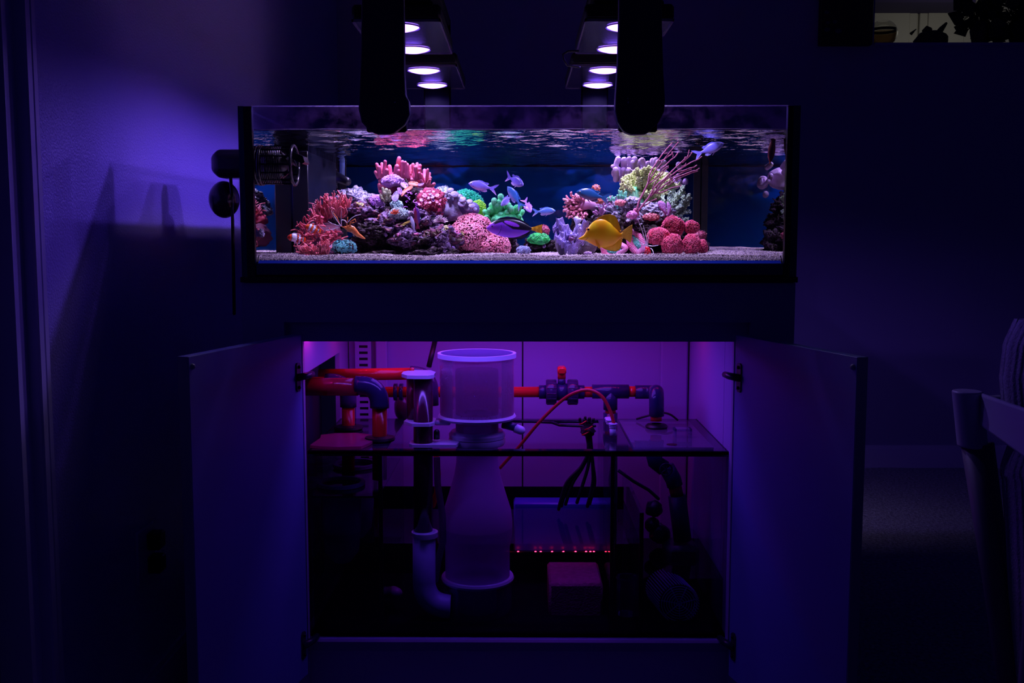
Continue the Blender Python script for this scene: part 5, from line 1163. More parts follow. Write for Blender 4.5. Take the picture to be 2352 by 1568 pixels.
# magnetic motor outside the pane, and the round one below
t = thing('pump_motor', 'rounded black magnetic pump motor on the outside of the left pane, upper one', 'pump', P(528, 378, 2.42))
a, b = P(509, 413, 2.46), P(552, 341, 2.36); o = B((a.x, 2.36, a.z), (TX0 - .001, 2.46, b.z), .016).build('motor_body', pb, t); s_ = o.modifiers.new('b', 'BEVEL'); s_.width = .006; s_.segments = 3
G().tube([P(530, 411, 2.42), P(534, 500, 2.43), P(536, 600, 2.44), P(538, 720, 2.46)], .004, 8).build('cord', pb, t, 'all')
t = thing('pump_motor', 'round black pump motor on the outside of the left pane, lower one', 'pump', P(515, 458, 2.45))
c = P(515, 458, 2.45); r = W(40, 2.45)
V = np.array(ICO[4][0]) * np.array([r * .85, r, r * 1.05]) + np.array(c); V[:, 0] = np.minimum(V[:, 0], TX0 - .001)
G().add(V, ICO[4][1]).build('motor_body', mat('glossy_black', (.02, .012, .03), .12), t, 'all')
# overflow box on the left pane
ov = mat('overflow_black', (.012, .012, .02), .3)
t = thing('overflow_box', 'slim black toothed overflow box along the rear of the left pane', 'overflow box', (IX0 + .02, 2.7, BASE))
ox = IX0 + .042; oy0_, oy1_ = 2.56, 2.95; zt = PZ(346, 2.56)
B((IX0 + .001, oy0_, BASE), (ox, oy1_, zt), .002).build('box_body', ov, t)
n_ = 24
for k in range(n_):
    y = oy0_ + (oy1_ - oy0_) * (k + .25) / n_; B((ox - .004, y, zt - .002), (ox, y + .009, zt + .028)).build('tooth', ov, t)
t = thing('return_pipe', 'pale slim return pipe standing in the rear left corner of the aquarium', 'pipe', P(786, 600, 3.1))
G().tube([P(786, 410, 3.12), P(786, 300, 3.12)], .008, 12, 'flat').build('pipe', mat('pale_pipe', (.16, .30, .62), .4), t, 'all')
t = thing('return_nozzle', 'black ribbed return nozzle hanging at the rear left of the aquarium', 'nozzle', P(755, 400, 3.05))
for k in range(7): G().tube([P(735, 388 + k * 6, 3.05), P(772, 390 + k * 6, 3.05)], .003, 6).build('rib', ov, t, 'all')
G().tube([P(752, 384, 3.07), P(756, 432, 3.07)], .026, 16, 'flat').build('nozzle_body', ov, t, 'all')
G().tube([P(770, 405, 3.05), P(800, 418, 3.0)], [.016, .011], 12, 'flat').build('spout', ov, t, 'all')
# ================================================================= STAND
cabm = mat('cabinet_grey', (.40, .37, .60), .42, bump=(900, .15, .0005))
cabe = mat('cabinet_edge', (.26, .24, .42), .45)
inm = mat('cabinet_inside_white', (.46, .40, .80), .35, bump=(500, .1, .0006))
YC = 2.195; YCB = 3.20; YIB = 2.80
CX0, CX1 = P(556, 700, YC).x, P(1826, 700, YC).x
RX0, RX1 = PX(653, YC), PX(1724, YC)      # door recess
OX0, OX1 = PX(695, 2.215), PX(1686, 2.215)  # clear opening
ZT = TB - .007; ZR = PZ(740, YC); ZO = PZ(784, 2.215); ZB = PZ(1474, 2.215); ZP = PZ(1500, YC)
st = thing('aquarium_stand', 'grey aquarium cabinet with both doors standing open under the tank', 'cabinet', (0, YC, 0))
g = G().box((CX0, YC, ZR), (CX1, YC + .018, ZT)); g.box((CX0, YC, .0), (RX0, YC + .018, ZR)); g.box((RX1, YC, .0), (CX1, YC + .018, ZR))
g.build('front_frame', cabm, st, False)
g = G().box((RX0, YC + .018, ZO), (RX1, YC + .036, ZR + .01)).box((RX0, YC + .018, 0.0), (OX0, YC + .036, ZO)).box((OX1, YC + .018, 0), (RX1, YC + .036, ZO))
g.build('recessed_frame', cabm, st, False)
B((OX0 - .001, YC + .0175, ZB - .02), (OX1 + .001, YC + .034, ZB)).build('floor_edge', cabe, st, False)
B((RX0, YC + .030, 0), (RX1, YC + .040, ZB - .018)).build('plinth', cabm, st, False)
B((CX0, YC + .018, 0), (CX0 + .018, YCB, ZT)).build('side_panel', cabm, st, False)
B((CX1 - .018, YC + .018, 0), (CX1, YCB, ZT)).build('side_panel', cabm, st, False)
B((CX0, YC + .018, ZT - .02), (CX1, YCB, ZT)).build('top_panel', cabm, st, False)
B((OX0 - .02, YC + .036, ZB - .02), (OX1 + .02, YIB + .02, ZB - .001)).build('cabinet_floor', inm, st, False)
B((OX0 - .04, YC + .037, ZR + .012), (OX1 + .04, YIB + .02, ZR + .02)).build('cabinet_ceiling', inm, st, False)
# interior side walls; the left one has a cut-out
yh0, yh1 = 2.232, 2.665; zh = EYE - .292
g = G().box((OX0 - .012, YC + .036, zh), (OX0, YIB, ZR + .012)).box((OX0 - .012, yh1, ZB), (OX0, YIB, zh)).box((OX0 - .012, YC + .036, ZB), (OX0, yh0, zh))
g.build('inner_side_panel', inm, st, False)
B((OX0 - .07, yh0 - .01, ZB), (OX0 - .06, yh1 + .05, zh + .05)).build('dark_lining', mat('lining', (.05, .05, .09), .6), st, False)  # dark sheet added behind the cut-out for the darkness seen through it
jx = OX1; yj = 2.25
def yd(px, X, py=900):
    d = CR @ Vector(((px - 1176) / F, -(py - 784) / F, -1.0)); return d.y / d.x * X
yj1 = yd(1663, OX1)
B((OX1, YC + .036, ZB), (OX1 + .012, yj1 - .0012, ZR + .012)).build('inner_side_panel', inm, st, False)
B((OX1, yj1 + .0012, ZB), (OX1 + .012, YIB, ZR + .012)).build('inner_side_panel', inm, st, False)
B((OX1 + .002, yj1 - .002, ZB), (OX1 + .011, yj1 + .002, ZR)).build('joint', sil, st, False)
xs_ = [OX0, PX(1200.5, YIB), OX1]
for a, b in zip(xs_[:-1], xs_[1:]): B((a + (.002 if a != OX0 else 0), YIB, ZB - .02), (b - (.002 if b != OX1 else 0), YIB + .012, ZR + .012)).build('back_board', inm, st, False)
B((xs_[1] - .003, YIB + .004, ZB), (xs_[1] + .003, YIB + .013, ZR)).build('joint', sil, st, False)
B((OX1 - .003, YIB - .002, ZB), (OX1 - .0002, YIB, ZR)).build('joint', sil, st, False)
B((PX(1519, YIB - .01), YIB - .012, ZB), (OX1 - .004, YIB - .0005, ZR), .004).build('back_batten', inm, st, False)
B((OX0 + .0002, YIB - .003, ZB), (OX0 + .002, YIB - .0005, ZR)).build('joint', sil, st, False)
B((PX(862, YIB - .03), YIB - .03, ZB), (PX(888, YIB - .03), YIB - .0005, ZR), .003).build('back_batten', inm, st, False)
# slotted rail on the back wall
Ys = YIB - .022; sx0, sx1 = PX(815, Ys), PX(852, Ys); hx0, hx1 = PX(824, Ys), PX(844, Ys)
rt = thing('slotted_rail', 'white vertical rail with a row of dark slots at the rear left of the cabinet', 'rail', (sx0, Ys, ZB))
g = G().box((sx0, Ys, ZB), (hx0, Ys + .004, ZR)).box((hx1, Ys, ZB), (sx1, Ys + .004, ZR))
py = 781.5
while py < 1250:
    g.box((hx0, Ys, PZ(py + 11.5, Ys)), (hx1, Ys + .004, PZ(py + 3.4, Ys))); py += 14.2
g.build('rail', inm, rt, False); B((hx0 - .004, Ys + .0045, ZB), (hx1 + .004, Ys + .02, ZR)).build('channel', sil, rt, False)  # black backing added behind the slots for the shade inside the rail
# cabinet lights out of view: first an added fill panel, then LED strips
lt = thing('led_strip', 'flat blue-violet LED panel under the cabinet top, hidden behind the header', 'lamp', (0, 2.27, ZO + .03))
B((OX0 + .17, 2.36, ZR + .006), (OX1 - .2, 2.56, ZR + .011)).build('strip_body', blk, lt, False)
g = G()
g.add([(OX0 + .17, 2.36, ZR + .005), (OX1 - .2, 2.36, ZR + .005), (OX1 - .2, 2.56, ZR + .005), (OX0 + .17, 2.56, ZR + .005)], [(3, 2, 1, 0)])
g.build('diffuser', glow('cabinet_blue', (.22, .05, 1.0), CAB_BLUE * .72), lt, False, fix=False)
lt = thing('led_strip', 'narrow blue LED strip fixed to the back of the cabinet header', 'lamp', (0, 2.25, ZO + .03))
B((OX0 + .08, 2.24, ZO + .035), (OX1 - .08, 2.256, ZO + .045)).build('strip_body', blk, lt, False)
G().add([(OX0 + .08, 2.241, ZO + .0345), (OX1 - .25, 2.241, ZO + .0345), (OX1 - .25, 2.255, ZO + .0345), (OX0 + .08, 2.255, ZO + .0345)], [(3, 2, 1, 0)]).build('diffuser', glow('strip_blue', (.20, .07, 1.0), 30), lt, False, fix=False)
lt = thing('led_strip', 'red LED strip with single diodes inside the cabinet top', 'lamp', (0, 2.585, ZO + .03))
B((OX0 + .02, 2.575, ZO + .035), (OX1 - .05, 2.592, ZO + .042)).build('strip_body', blk, lt, False)
redg = glow('cabinet_red', (1.0, .01, .16), CAB_RED * 60)
k = 26
for i in range(k):
    x = OX0 + .03 + (OX1 - OX0 - .09) * i / (k - 1)
    G().add([(x - .0025, 2.581, ZO + .0345), (x + .0025, 2.581, ZO + .0345), (x + .0025, 2.586, ZO + .0345), (x - .0025, 2.586, ZO + .0345)], [(3, 2, 1, 0)]).build('diode', redg, lt, False, fix=False)
lt = thing('grow_lamp', 'small magenta lamp hidden behind the left end of the cabinet header', 'lamp', (OX0 + .05, 2.25, ZO + .03))
B((OX0 + .05, 2.245, ZO + .032), (OX0 + .11, 2.275, ZO + .06), .003).build('lamp_body', blk, lt)
G().add([(OX0 + .0495, 2.247, ZO + .034), (OX0 + .0495, 2.273, ZO + .034), (OX0 + .0495, 2.273, ZO + .058), (OX0 + .0495, 2.247, ZO + .058)], [(3, 2, 1, 0)]).build('emitter', glow('magenta_emitter', (1.0, .02, .45), 60), lt, False, fix=False)
# doors
def door(side, hx, hy, ox_, oy_, zt_, zb_, th=.022):
    a = Vector((hx, hy, 0)); b = Vector((ox_, oy_, 0)); d = (b - a).normalized(); nrm = Vector((-d.y, d.x, 0))
    if nrm.x * side < 0: nrm = -nrm          # outward
    o = G().prism([a + Vector((0, 0, zb_)), b + Vector((0, 0, zb_)), b + Vector((0, 0, zt_)), a + Vector((0, 0, zt_))], nrm * th).build('door', mat('door_inner_grey', (.17, .20, .55), .45, bump=(900, .15, .0005)), st)  # darker copy of the cabinet grey, so the colour keeps the doors unlit
    bv = o.modifiers.new('b', 'BEVEL'); bv.width = .0012; bv.segments = 2
    e = G().prism([b + d * .0002 + nrm * .001 + Vector((0, 0, zb_)), b + d * .0012 + nrm * .001 + Vector((0, 0, zb_)), b + d * .0012 + nrm * .001 + Vector((0, 0, zt_)), b + d * .0002 + nrm * .001 + Vector((0, 0, zt_))], nrm * (th - .002)); e.build('edge_band', cabe, o, False)
    p = b - d * .010 + Vector((0, 0, zt_ - .018)); c_ = np.array(p - nrm * .001)
    G().add(np.array(ICO[2][0]) * .0055 + c_, ICO[2][1]).build('bumper', mat('bumper', (.35, .35, .5), .2), o, 'all')
    for zc in (zt_ - .09, zb_ + .075):
        q_ = a + d * .022 - nrm * .003 + Vector((0, 0, zc))
        M_ = [q_ + d * x + Vector((0, 0, z)) for x, z in ((-.009, -.026), (-.009, .026), (-.004, .031), (.005, .031), (.009, .026), (.009, -.026), (.005, -.031), (-.004, -.031))]
        h = G().prism(M_, nrm * .0035); h.build('hinge_plate', mat('hinge_metal', (.10, .09, .10), .35, metal=.6), o)
        for z in (-.022, .022):
            s_ = q_ + Vector((0, 0, z)) - nrm * .001
            G().add(np.array(ICO[2][0]) * .0038 + np.array(s_), ICO[2][1]).build('hinge_screw', sil, o, 'all')
        arm = [q_ + d * .006 - nrm * .001, a - nrm * .012 + Vector((0, .012, zc)), a - nrm * .016 + Vector((0, .035, zc))]
        G().tube(arm, [.008, .008, .007], 8, 'flat').build('hinge_arm', mat('hinge_arm_dark', (.015, .02, .05), .3), o, 'all')
    return o
zd_t = PZ(768, YC); zd_b = PZ(1548, YC)
A1 = P(402, 820, 1.766); A2 = P(433, 824, 1.766)
door(-1, PX(693, YC), YC - .002, A2.x, 1.766, zd_t, zd_b)
B1 = P(1969, 824, 1.768)
door(1, PX(1689, YC), YC - .002, B1.x, 1.768, zd_t, zd_b)

# ================================================================= SUMP
def PX(px, Y): return P(px, 1030, Y).x
GF = 2.245; GB = 2.665
gx0, gx1 = PX(706, GF), PX(1676, GF); RZ = PZ(1036, GF)
rimm_ = mat('sump_rim_black', (.012, .010, .022), .12)
rimtop = mat('sump_rim_gloss', (.02, .018, .035), .08)
sgl = glass('sump_glass', (.93, .92, .97), 1.45, .4)
sump = thing('sump', 'dark-rimmed glass sump tank with dividers standing in the cabinet', 'tank', ((gx0 + gx1) / 2, GF, ZB))
B((gx0, GF, ZB + .006), (gx1, GF + .008, RZ - .01)).build('front_pane', sgl, sump, False)
B((gx0, GF, RZ - .0115), (gx1, GF + .008, RZ)).build('front_rim', rimm_, sump, False)
WL_ = PZ(1251, GF)
B((gx0 + .002, GB, ZB + .006), (PX(1478, GF), GB + .006, WL_ + .03)).build('back_pane_lower', mat('back_black', (.004, .004, .008), .9, spec=.02), sump, False)
B((PX(1478, GF) + .001, GB, ZB + .006), (gx1 - .002, GB + .006, PZ(1330, GF) - .03)).build('back_pane_lower', mat('back_black', (.004, .004, .008), .9, spec=.02), sump, False)
B((gx0, GF + .008, ZB), (gx0 + .006, GB, RZ)).build('side_pane', sgl, sump, False)
B((gx1 - .006, GF + .008, ZB), (gx1, GB, RZ)).build('side_pane', sgl, sump, False)
B((gx0, GF, ZB - .0005), (gx1, GB, ZB + .0076)).build('bottom_pane', mat('matte_black', (.008, .007, .014), .8, spec=.1), sump, False)
# top brace frame: strips
def top_strip(x0, x1, y0, y1, m=rimtop, nm='brace', z=0): return B((x0, y0, RZ - .008 + z), (x1, y1, RZ + z), .001).build(nm, m, sump)
top_strip(gx0, gx1, GF, GF + .028)
top_strip(gx0, gx1, GB - .02, GB)
top_strip(gx1 - .03, gx1, GF + .028, GB - .02)
top_strip(gx0, PX(905, 2.4), GF + .028, GB - .02)
xA = PX(1405, GF); 
g = G().prism([(PX(1392, GF) , GF + .028, RZ - .008), (PX(1470, GF), GF + .028, RZ - .008), (PX(1430, GB), GB - .02, RZ - .008), (PX(1372, GB), GB - .02, RZ - .008)], (0, 0, .008)); g.build('brace', rimtop, sump)
g = G().prism([P(1205, 965, GB - .04), P(1290, 965, GB - .04), P(1365, 966, GB - .04), P(1380, 1000, GB - .16), P(1368, 980, GB - .1), P(1290, 978, GB - .08), P(1265, 972, GB - .06)], (0, 0, .004)); 
# dividers
def divider(px, ztop, nm='divider'):
    x = PX(px, GF); B((x - .004, GF + .0085, ZB + .006), (x + .004, GB - .002, ztop)).build(nm, sgl if nm != 'divider' else glass('divider_glass_%d' % px, (.85, .82, .92), 1.45, .5), sump, False)
    B((x - .0055, GF + .008, ZB + .006), (x + .0035, GF + .0135, ztop)).build('silicone_line', sil, sump, False)
divider(872, RZ - .012); divider(1410, RZ - .012); divider(1478, PZ(1180, GF))
B((gx0 + .006, GF + .0085, PZ(1146, GF)), (PX(868, GF), GB - .004, PZ(1142, GF))).build('sock_shelf', rimm_, sump, False)
# sump water
wz2 = PZ(1330, GF)
sw = glass('sump_water', (.86, .80, .94), 1.33, .7)
swt = glass('sump_water_surface', (.55, .5, .8), 1.33, 1.3, bump=(1.0, .3, (30, 30, 30)))
g = G(); xm = PX(1478, GF)
w1 = B((gx0 + .0065, GF + .0088, ZB + .0065), (xm - .001, GB - .003, WL_)).build('sump_water', sw, None, False); w1['kind'] = 'stuff'
tag(w1, 'dark still water filling the left and middle chambers of the sump', 'water', kind='stuff')
w2 = B((xm + .005, GF + .0088, ZB + .0065), (gx1 - .007, GB - .003, wz2)).build('sump_water', sw, None, False)
tag(w2, 'dark water standing lower in the right chamber of the sump', 'water', kind='stuff')
# clear acrylic lid at the right
lid = thing('sump_cover', 'clear acrylic lid with a handle and finger hole over the right end of the sump', 'lid', (PX(1530, GF), GF + .1, RZ))
c = [P(1448, 1032, GF + .012), P(1640, 1031, GF + .012)]
lx0, lx1 = PX(1456, GF + .015), PX(1640, GF + .015); lb0, lb1 = PX(1433, GB - .05), PX(1584, GB - .05)
G().prism([(lx0, GF + .02, RZ + .0005), (lx1, GF + .02, RZ + .0005), (lx1 - .001, GB - .045, RZ + .0005), (lx0, GB - .045, RZ + .0005)], (0, 0, .005)).build('sheet', glass('acrylic', (.85, .83, .95), 1.45, 1.1, haze=.22, hazecol=(.55, .5, .8)), lid)
hc = P(1567, 1000, GF + .13)
g = G().box((hc.x - .018, hc.y, RZ + .0056), (hc.x - .013, hc.y + .03, RZ + .026)).box((hc.x + .018, hc.y, RZ + .0056), (hc.x + .023, hc.y + .03, RZ + .026)).box((hc.x - .018, hc.y, RZ + .021), (hc.x + .023, hc.y + .03, RZ + .026))
g.build('handle', glass('acrylic_handle', (.8, .8, .95), 1.45, 1.5, haze=.25, hazecol=(.6, .6, .9)), lid)
hc = P(1543, 1021, GF + .05); G().lathe([(0, 0), (.012, 0), (.012, .0006), (0, .0006)], (hc.x, GF + .05, RZ + .0056), 24).build('finger_hole', sil, lid)
# white filter socks under the left shelf
sock = glass('sock', (.5, .45, .8), 1.3, .4, haze=.5, hazecol=(.35, .3, .65))
for i, (px_, Y_, lab) in enumerate(((782, 2.36, 'pale ringed filter sock in the left chamber of the sump, nearer one'), (815, 2.56, 'pale ringed filter sock in the left chamber of the sump, rear one'))):
    c = (PX(px_, Y_), Y_, PZ(1143, GF) + .002); t = thing('filter_sock', lab, 'filter', c)
    G().lathe([(.047, 0), (.056, 0), (.056, .008), (.047, .008)], c, 40, True).build('ring', mat('ring_pale', (.35, .30, .55), .4), t)
    G().lathe([(.047, 0), (.046, -.10), (.040, -.16), (.02, -.185), (0, -.19)], c, 32).build('bag', sock, t, 'all')

# ================================================================= PROTEIN SKIMMER
whp = mat('white_plastic', (.80, .82, 1.0), .3)
acr = glass('clear_cup', (.92, .84, .94), 1.45, .9, haze=.27, hazecol=(1.0, .50, .80), smudge=False)
foam = glass('foam_column', (.35, .28, .5), 1.3, .4, haze=.72, hazecol=(.75, .45, .95))
Yk = 2.40; kc = PX(1096, Yk)
sk = thing('protein_skimmer', 'tall clear protein skimmer with white collars and a foaming bell body', 'skimmer', (kc, Yk, ZB))
def RW(n): return W(n, Yk)
Zk = lambda py: PZ(py, Yk)
C0 = (kc, Yk, 0)
G().lathe([(RW(84), Zk(955)), (RW(84), Zk(822)), (RW(86), Zk(822)), (RW(86), Zk(955))], C0, 56, True).build('collection_cup', acr, sk)
G().lathe([(RW(48), Zk(952)), (RW(48), Zk(848)), (RW(50), Zk(848)), (RW(50), Zk(952))], C0, 40, True).build('riser_tube', glass('riser', (.85, .75, .92), 1.45, .8, haze=.3, hazecol=(.9, .35, .6)), sk)
G().lathe([(RW(83), Zk(820)), (RW(91), Zk(820)), (RW(91), Zk(810)), (RW(83), Zk(810))], C0, 56, True).build('lid_ring', whp, sk)
G().lathe([(0, Zk(811)), (RW(84), Zk(811)), (RW(84), Zk(810)), (0, Zk(810))], C0, 48, True).build('lid', glass('lid_clear', (.8, .8, .95), 1.45, 1.3, haze=.3, hazecol=(.5, .45, .85)), sk)
G().lathe([(RW(48), Zk(960)), (RW(88), Zk(960)), (RW(91), Zk(955)), (RW(88), Zk(950)), (RW(48), Zk(950))], C0, 56, True).build('cup_flange', whp, sk)
G().lathe([(RW(48), Zk(988)), (RW(48), Zk(961)), (RW(50), Zk(961)), (RW(50), Zk(988))], C0, 40, True).build('neck', glass('neck_c', (.7, .55, .75), 1.45, .8, haze=.35, hazecol=(.5, .2, .4)), sk)
G().lathe([(RW(46), Zk(1003)), (RW(65), Zk(1003)), (RW(66), Zk(995)), (RW(60), Zk(988)), (RW(46), Zk(988))], C0, 48, True).build('union_collar', whp, sk)
G().lathe([(RW(46), Zk(1022)), (RW(63), Zk(1020)), (RW(66), Zk(1015)), (RW(66), Zk(1005)), (RW(46), Zk(1005))], C0, 48, True).build('union_collar', whp, sk)
G().lathe([(RW(48), Zk(1024)), (RW(49), Zk(1060)), (RW(54), Zk(1090)), (RW(66), Zk(1130)), (RW(79), Zk(1170)), (RW(82), Zk(1195)), (RW(82), Zk(1225)), (RW(78), Zk(1248)), (RW(76), Zk(1252)), (RW(76), Zk(1320))], C0, 56).build('bell_body', foam, sk)
G().lathe([(RW(60), Zk(1330)), (RW(84), Zk(1330)), (RW(86), Zk(1325)), (RW(84), Zk(1320)), (RW(60), Zk(1320))], C0, 48, True).build('body_ring', whp, sk)
G().lathe([(RW(78), Zk(1430)), (RW(78), Zk(1330)), (RW(80), Zk(1330)), (RW(80), Zk(1430))], C0, 48, True).build('lower_cylinder', glass('lower_c', (.7, .65, .85), 1.45, .8, haze=.2, hazecol=(.4, .3, .6)), sk)
G().lathe([(RW(45), Zk(1425)), (RW(45), Zk(1335)), (0, Zk(1333))], C0, 32).build('inner_tube', whp, sk)
G().lathe([(0, Zk(1440)), (RW(98), Zk(1440)), (RW(100), Zk(1434)), (RW(96), Zk(1428)), (0, Zk(1428))], C0, 56).build('base_plate', whp, sk)
o = G().tube([(kc + RW(60), Yk - .01, Zk(972)), (kc + RW(92), Yk - .02, Zk(978))], .010, 12, 'flat').build('drain_valve', mat('navy_valve', (.05, .04, .16), .3), sk, 'all')
G().tube([(kc + RW(88), Yk - .02, Zk(979)), (kc + RW(102), Yk - .022, Zk(984))], .0105, 14).build('valve_cap', whp, sk, 'all')
B((PX(1001, Yk), Yk - .03, Zk(972)), (kc - RW(60), Yk - .01, Zk(962)), .003).build('side_bracket', whp, sk)
# pink stain speckles inside the cup
g = G(); n = 260; a = rng.uniform(0, 6.28, n); zz = Zk(952) + np.abs(rng.normal(0, 1, n)) * (Zk(900) - Zk(952)) * .35
ps = np.stack([kc + RW(82.5) * np.cos(a), Yk + RW(82.5) * np.sin(a), zz], 1); scatter(g, OCT, ps, rng.normal(size=(n, 3)), rng.uniform(.0006, .0018, n))
g.build('grime_speckles', mat('grime', (.05, .01, .04), .8), sk, False, fix=False)['kind'] = 'stuff'
g = G(); n = 500; a = rng.uniform(3.3, 6.1, n); zz = rng.uniform(Zk(905), Zk(825), n)
ps = np.stack([kc + RW(86.3) * np.cos(a), Yk + RW(86.3) * np.sin(a), zz], 1); scatter(g, OCT, ps, rng.normal(size=(n, 3)), rng.uniform(.0004, .0012, n))
g.build('droplets', glass('droplet', (1, 1, 1), 1.33, 2.5, haze=.2, hazecol=(.9, .6, .9)), sk, False, fix=False)['kind'] = 'stuff'

# ================================================================= PLUMBING
redp = mat('red_pipe', (.85, .035, .02), .16, spec=.6)
dred = mat('deep_red_pipe', (.16, .008, .03), .14)
navy = mat('navy_fitting', (.03, .024, .10), .16)
navyv = mat('violet_fitting', (.055, .025, .10), .16)
def arc(p0, corner, p1, r, n=8):
    p0, c, p1 = Vector(p0), Vector(corner), Vector(p1); a = c + (p0 - c).normalized() * r; b = c + (p1 - c).normalized() * r
    return [p0] + [((1 - u) ** 2) * a + 2 * u * (1 - u) * c + u * u * b for u in [i / n for i in range(n + 1)]] + [p1]
def pipe(t, pts, px_r, Y, m, nm='pipe'): return G().tube([P(*p) for p in pts], W(px_r, Y), 24, 'flat').build(nm, m, t, 'all')
# A: front drain, left, with elbow
t = thing('drain_pipe', 'thick dark red pipe entering front left and turning down through a navy elbow', 'pipe', P(800, 900, 2.36))
pipe(t, [(690, 888, 2.36), (822, 888, 2.36)], 21, 2.36, mat('mid_red_pipe', (.36, .015, .03), .16), 'pipe')
G().tube(arc(P(817, 885, 2.36), P(872, 885, 2.36), P(872, 936, 2.36), .045), W(22.5, 2.36), 24, 'flat').build('elbow', navy, t, 'all')
pipe(t, [(872, 925, 2.36), (872, 1100, 2.36)], 17, 2.36, mat('dark_orange_pipe', (.55, .03, .015), .2), 'down_pipe')
c = P(872, 968, 2.36); G().lathe([(.018, 0), (.034, 0), (.036, .004), (.034, .009), (.018, .012)], (c.x, 2.36, RZ + .001), 32, True).build('flange', sil, t)
# B: second drain behind it
t = thing('drain_pipe', 'dark red pipe with violet elbow turning down behind the front drain pipe', 'pipe', P(770, 900, 2.50))
pipe(t, [(700, 877, 2.50), (755, 877, 2.50)], 12, 2.50, redp, 'pipe')
G().tube(arc(P(748, 876, 2.50), P(800, 876, 2.50), P(800, 934, 2.50), .045), W(19, 2.50), 24, 'flat').build('elbow', navyv, t, 'all')
pipe(t, [(800, 925, 2.50), (800, 1080, 2.50)], 15, 2.50, MATS['dark_orange_pipe'], 'down_pipe')
c = P(800, 958, 2.50); G().lathe([(.018, 0), (.034, 0), (.036, .004), (.034, .009), (.018, .012)], (c.x, 2.50, RZ + .001), 32, True).build('flange', sil, t)
# C: bright red upper pipe
t = thing('return_line', 'bright red glossy pipe running right to a dark violet elbow, highest pipe in the cabinet', 'pipe', P(840, 860, 2.58))
pipe(t, [(733, 861, 2.58), (945, 858, 2.58)], 14, 2.58, redp)
pipe(t, [(941, 851, 2.40), (951, 851, 2.40)], 7, 2.40, redp, 'pipe_collar')
G().tube(arc(P(943, 856, 2.56), P(992, 856, 2.56), P(992, 930, 2.56), .05), W(16, 2.56), 24, 'flat').build('elbow', navyv, t, 'all')
# D: long rear line with valve, tee and elbow
t = thing('return_line', 'long red rear line with ball valve, tee and elbow crossing behind the skimmer', 'pipe', P(1300, 900, 2.62))
YD = 2.62
pipe(t, [(885, 900, YD), (1242, 900, YD)], 12.5, YD, redp)
def cyl(x0, x1, py, r, m, nm, Y=YD): return G().tube([P(x0, py, Y), P(x1, py, Y)], W(r, Y), 28, 'flat').build(nm, m, t, 'all')
for k in (905, 918): cyl(k, k + 8, 900, 20, navy, 'union_nut')
cyl(1238, 1256, 900, 16, navy, 'valve_socket'); cyl(1254, 1278, 900, 28.5, navyv, 'union_nut'); cyl(1277, 1303, 900, 20, navy, 'valve_body'); cyl(1303, 1327, 900, 28.5, navyv, 'union_nut'); cyl(1326, 1342, 900, 16, navy, 'valve_socket')
for x0 in (1254, 1303):
    for k in range(14):
        a = 2 * math.pi * k / 14; r = W(28.5, YD); p, q_ = P(x0 + 2, 900, YD), P(x0 + 22, 900, YD)
        G().tube([p + Vector((0, r * math.cos(a), r * math.sin(a))), q_ + Vector((0, r * math.cos(a), r * math.sin(a)))], .0013, 5).build('grip_rib', navyv, t, 'all')
G().tube([P(1290, 885, YD), P(1290, 868, YD)], W(9, YD), 16, 'flat').build('valve_stem', navy, t, 'all')
G().tube([P(1290, 869, YD), P(1290, 852, YD)], W(9.5, YD), 16, 'flat').build('valve_handle', redp, t, 'all')
a, b = P(1280, 858, YD), P(1300, 841, YD); B((a.x, YD - .02, a.z), (b.x, YD + .02, b.z), .004).build('valve_handle', redp, t)
cyl(1340, 1362, 900, 12.5, redp, 'pipe'); cyl(1360, 1444, 899, 16.5, navy, 'tee')
G().tube([P(1402, 900, YD), P(1402, 940, YD)], W(16.5, YD), 24, 'flat').build('tee', navy, t, 'all')
G().tube([P(1402, 938, YD), P(1402, 950, YD)], W(12.5, YD), 24, 'flat').build('pipe', redp, t, 'all')
G().tube([P(1402, 948, YD), P(1402, 1350, YD)], W(16.5, YD), 24, 'flat').build('down_pipe', navy, t, 'all')
cyl(1443, 1461, 899, 12.5, redp, 'pipe')
G().tube(arc(P(1459, 900, YD), P(1505, 900, YD), P(1505, 900, 2.53), .03), W(16, YD), 24, 'flat').build('elbow', navy, t, 'all')
G().tube(arc(P(1507, 900, 2.56), P(1508, 900, 2.50), P(1508, 955, 2.50), .03), W(17.5, 2.5), 24, 'flat').build('elbow', navy, t, 'all')
G().tube([P(1507, 950, 2.50), P(1507, 966, 2.50)], W(13, 2.5), 24, 'flat').build('pipe', redp, t, 'all')
c = P(1508, 967, 2.50); G().lathe([(.012, 0), (.026, 0), (.028, .004), (.024, .009), (.012, .011)], (c.x, 2.50, RZ + .0065), 32, True).build('flange', sil, t)
# drop from elbow to return pump
t = thing('return_pump', 'dark return pump with a round slatted intake grille in the right chamber of the sump', 'pump', P(1555, 1380, 2.42))
YR = 2.45
G().tube([P(1500, 1035, YR), P(1505, 1060, YR), P(1525, 1075, YR)], W(19, YR), 20, 'flat').build('elbow', navy, t, 'all')
G().tube([P(1512, 1065, YR), P(1532, 1078, YR)], W(15, YR), 20, 'flat').build('pipe', redp, t, 'all')
G().tube([P(1530, 1072, YR), P(1546, 1100, YR), P(1550, 1115, YR)], W(19, YR), 20, 'flat').build('elbow', navy, t, 'all')
G().tube([P(1548, 1108, YR), P(1556, 1142, YR)], W(15.5, YR), 20, 'flat').build('pipe', MATS['mid_red_pipe'], t, 'all')
G().tube([P(1555, 1138, YR), P(1568, 1240, YR)], W(21, YR), 20, 'flat').build('hose', mat('dark_hose', (.02, .02, .06), .4), t, 'all')
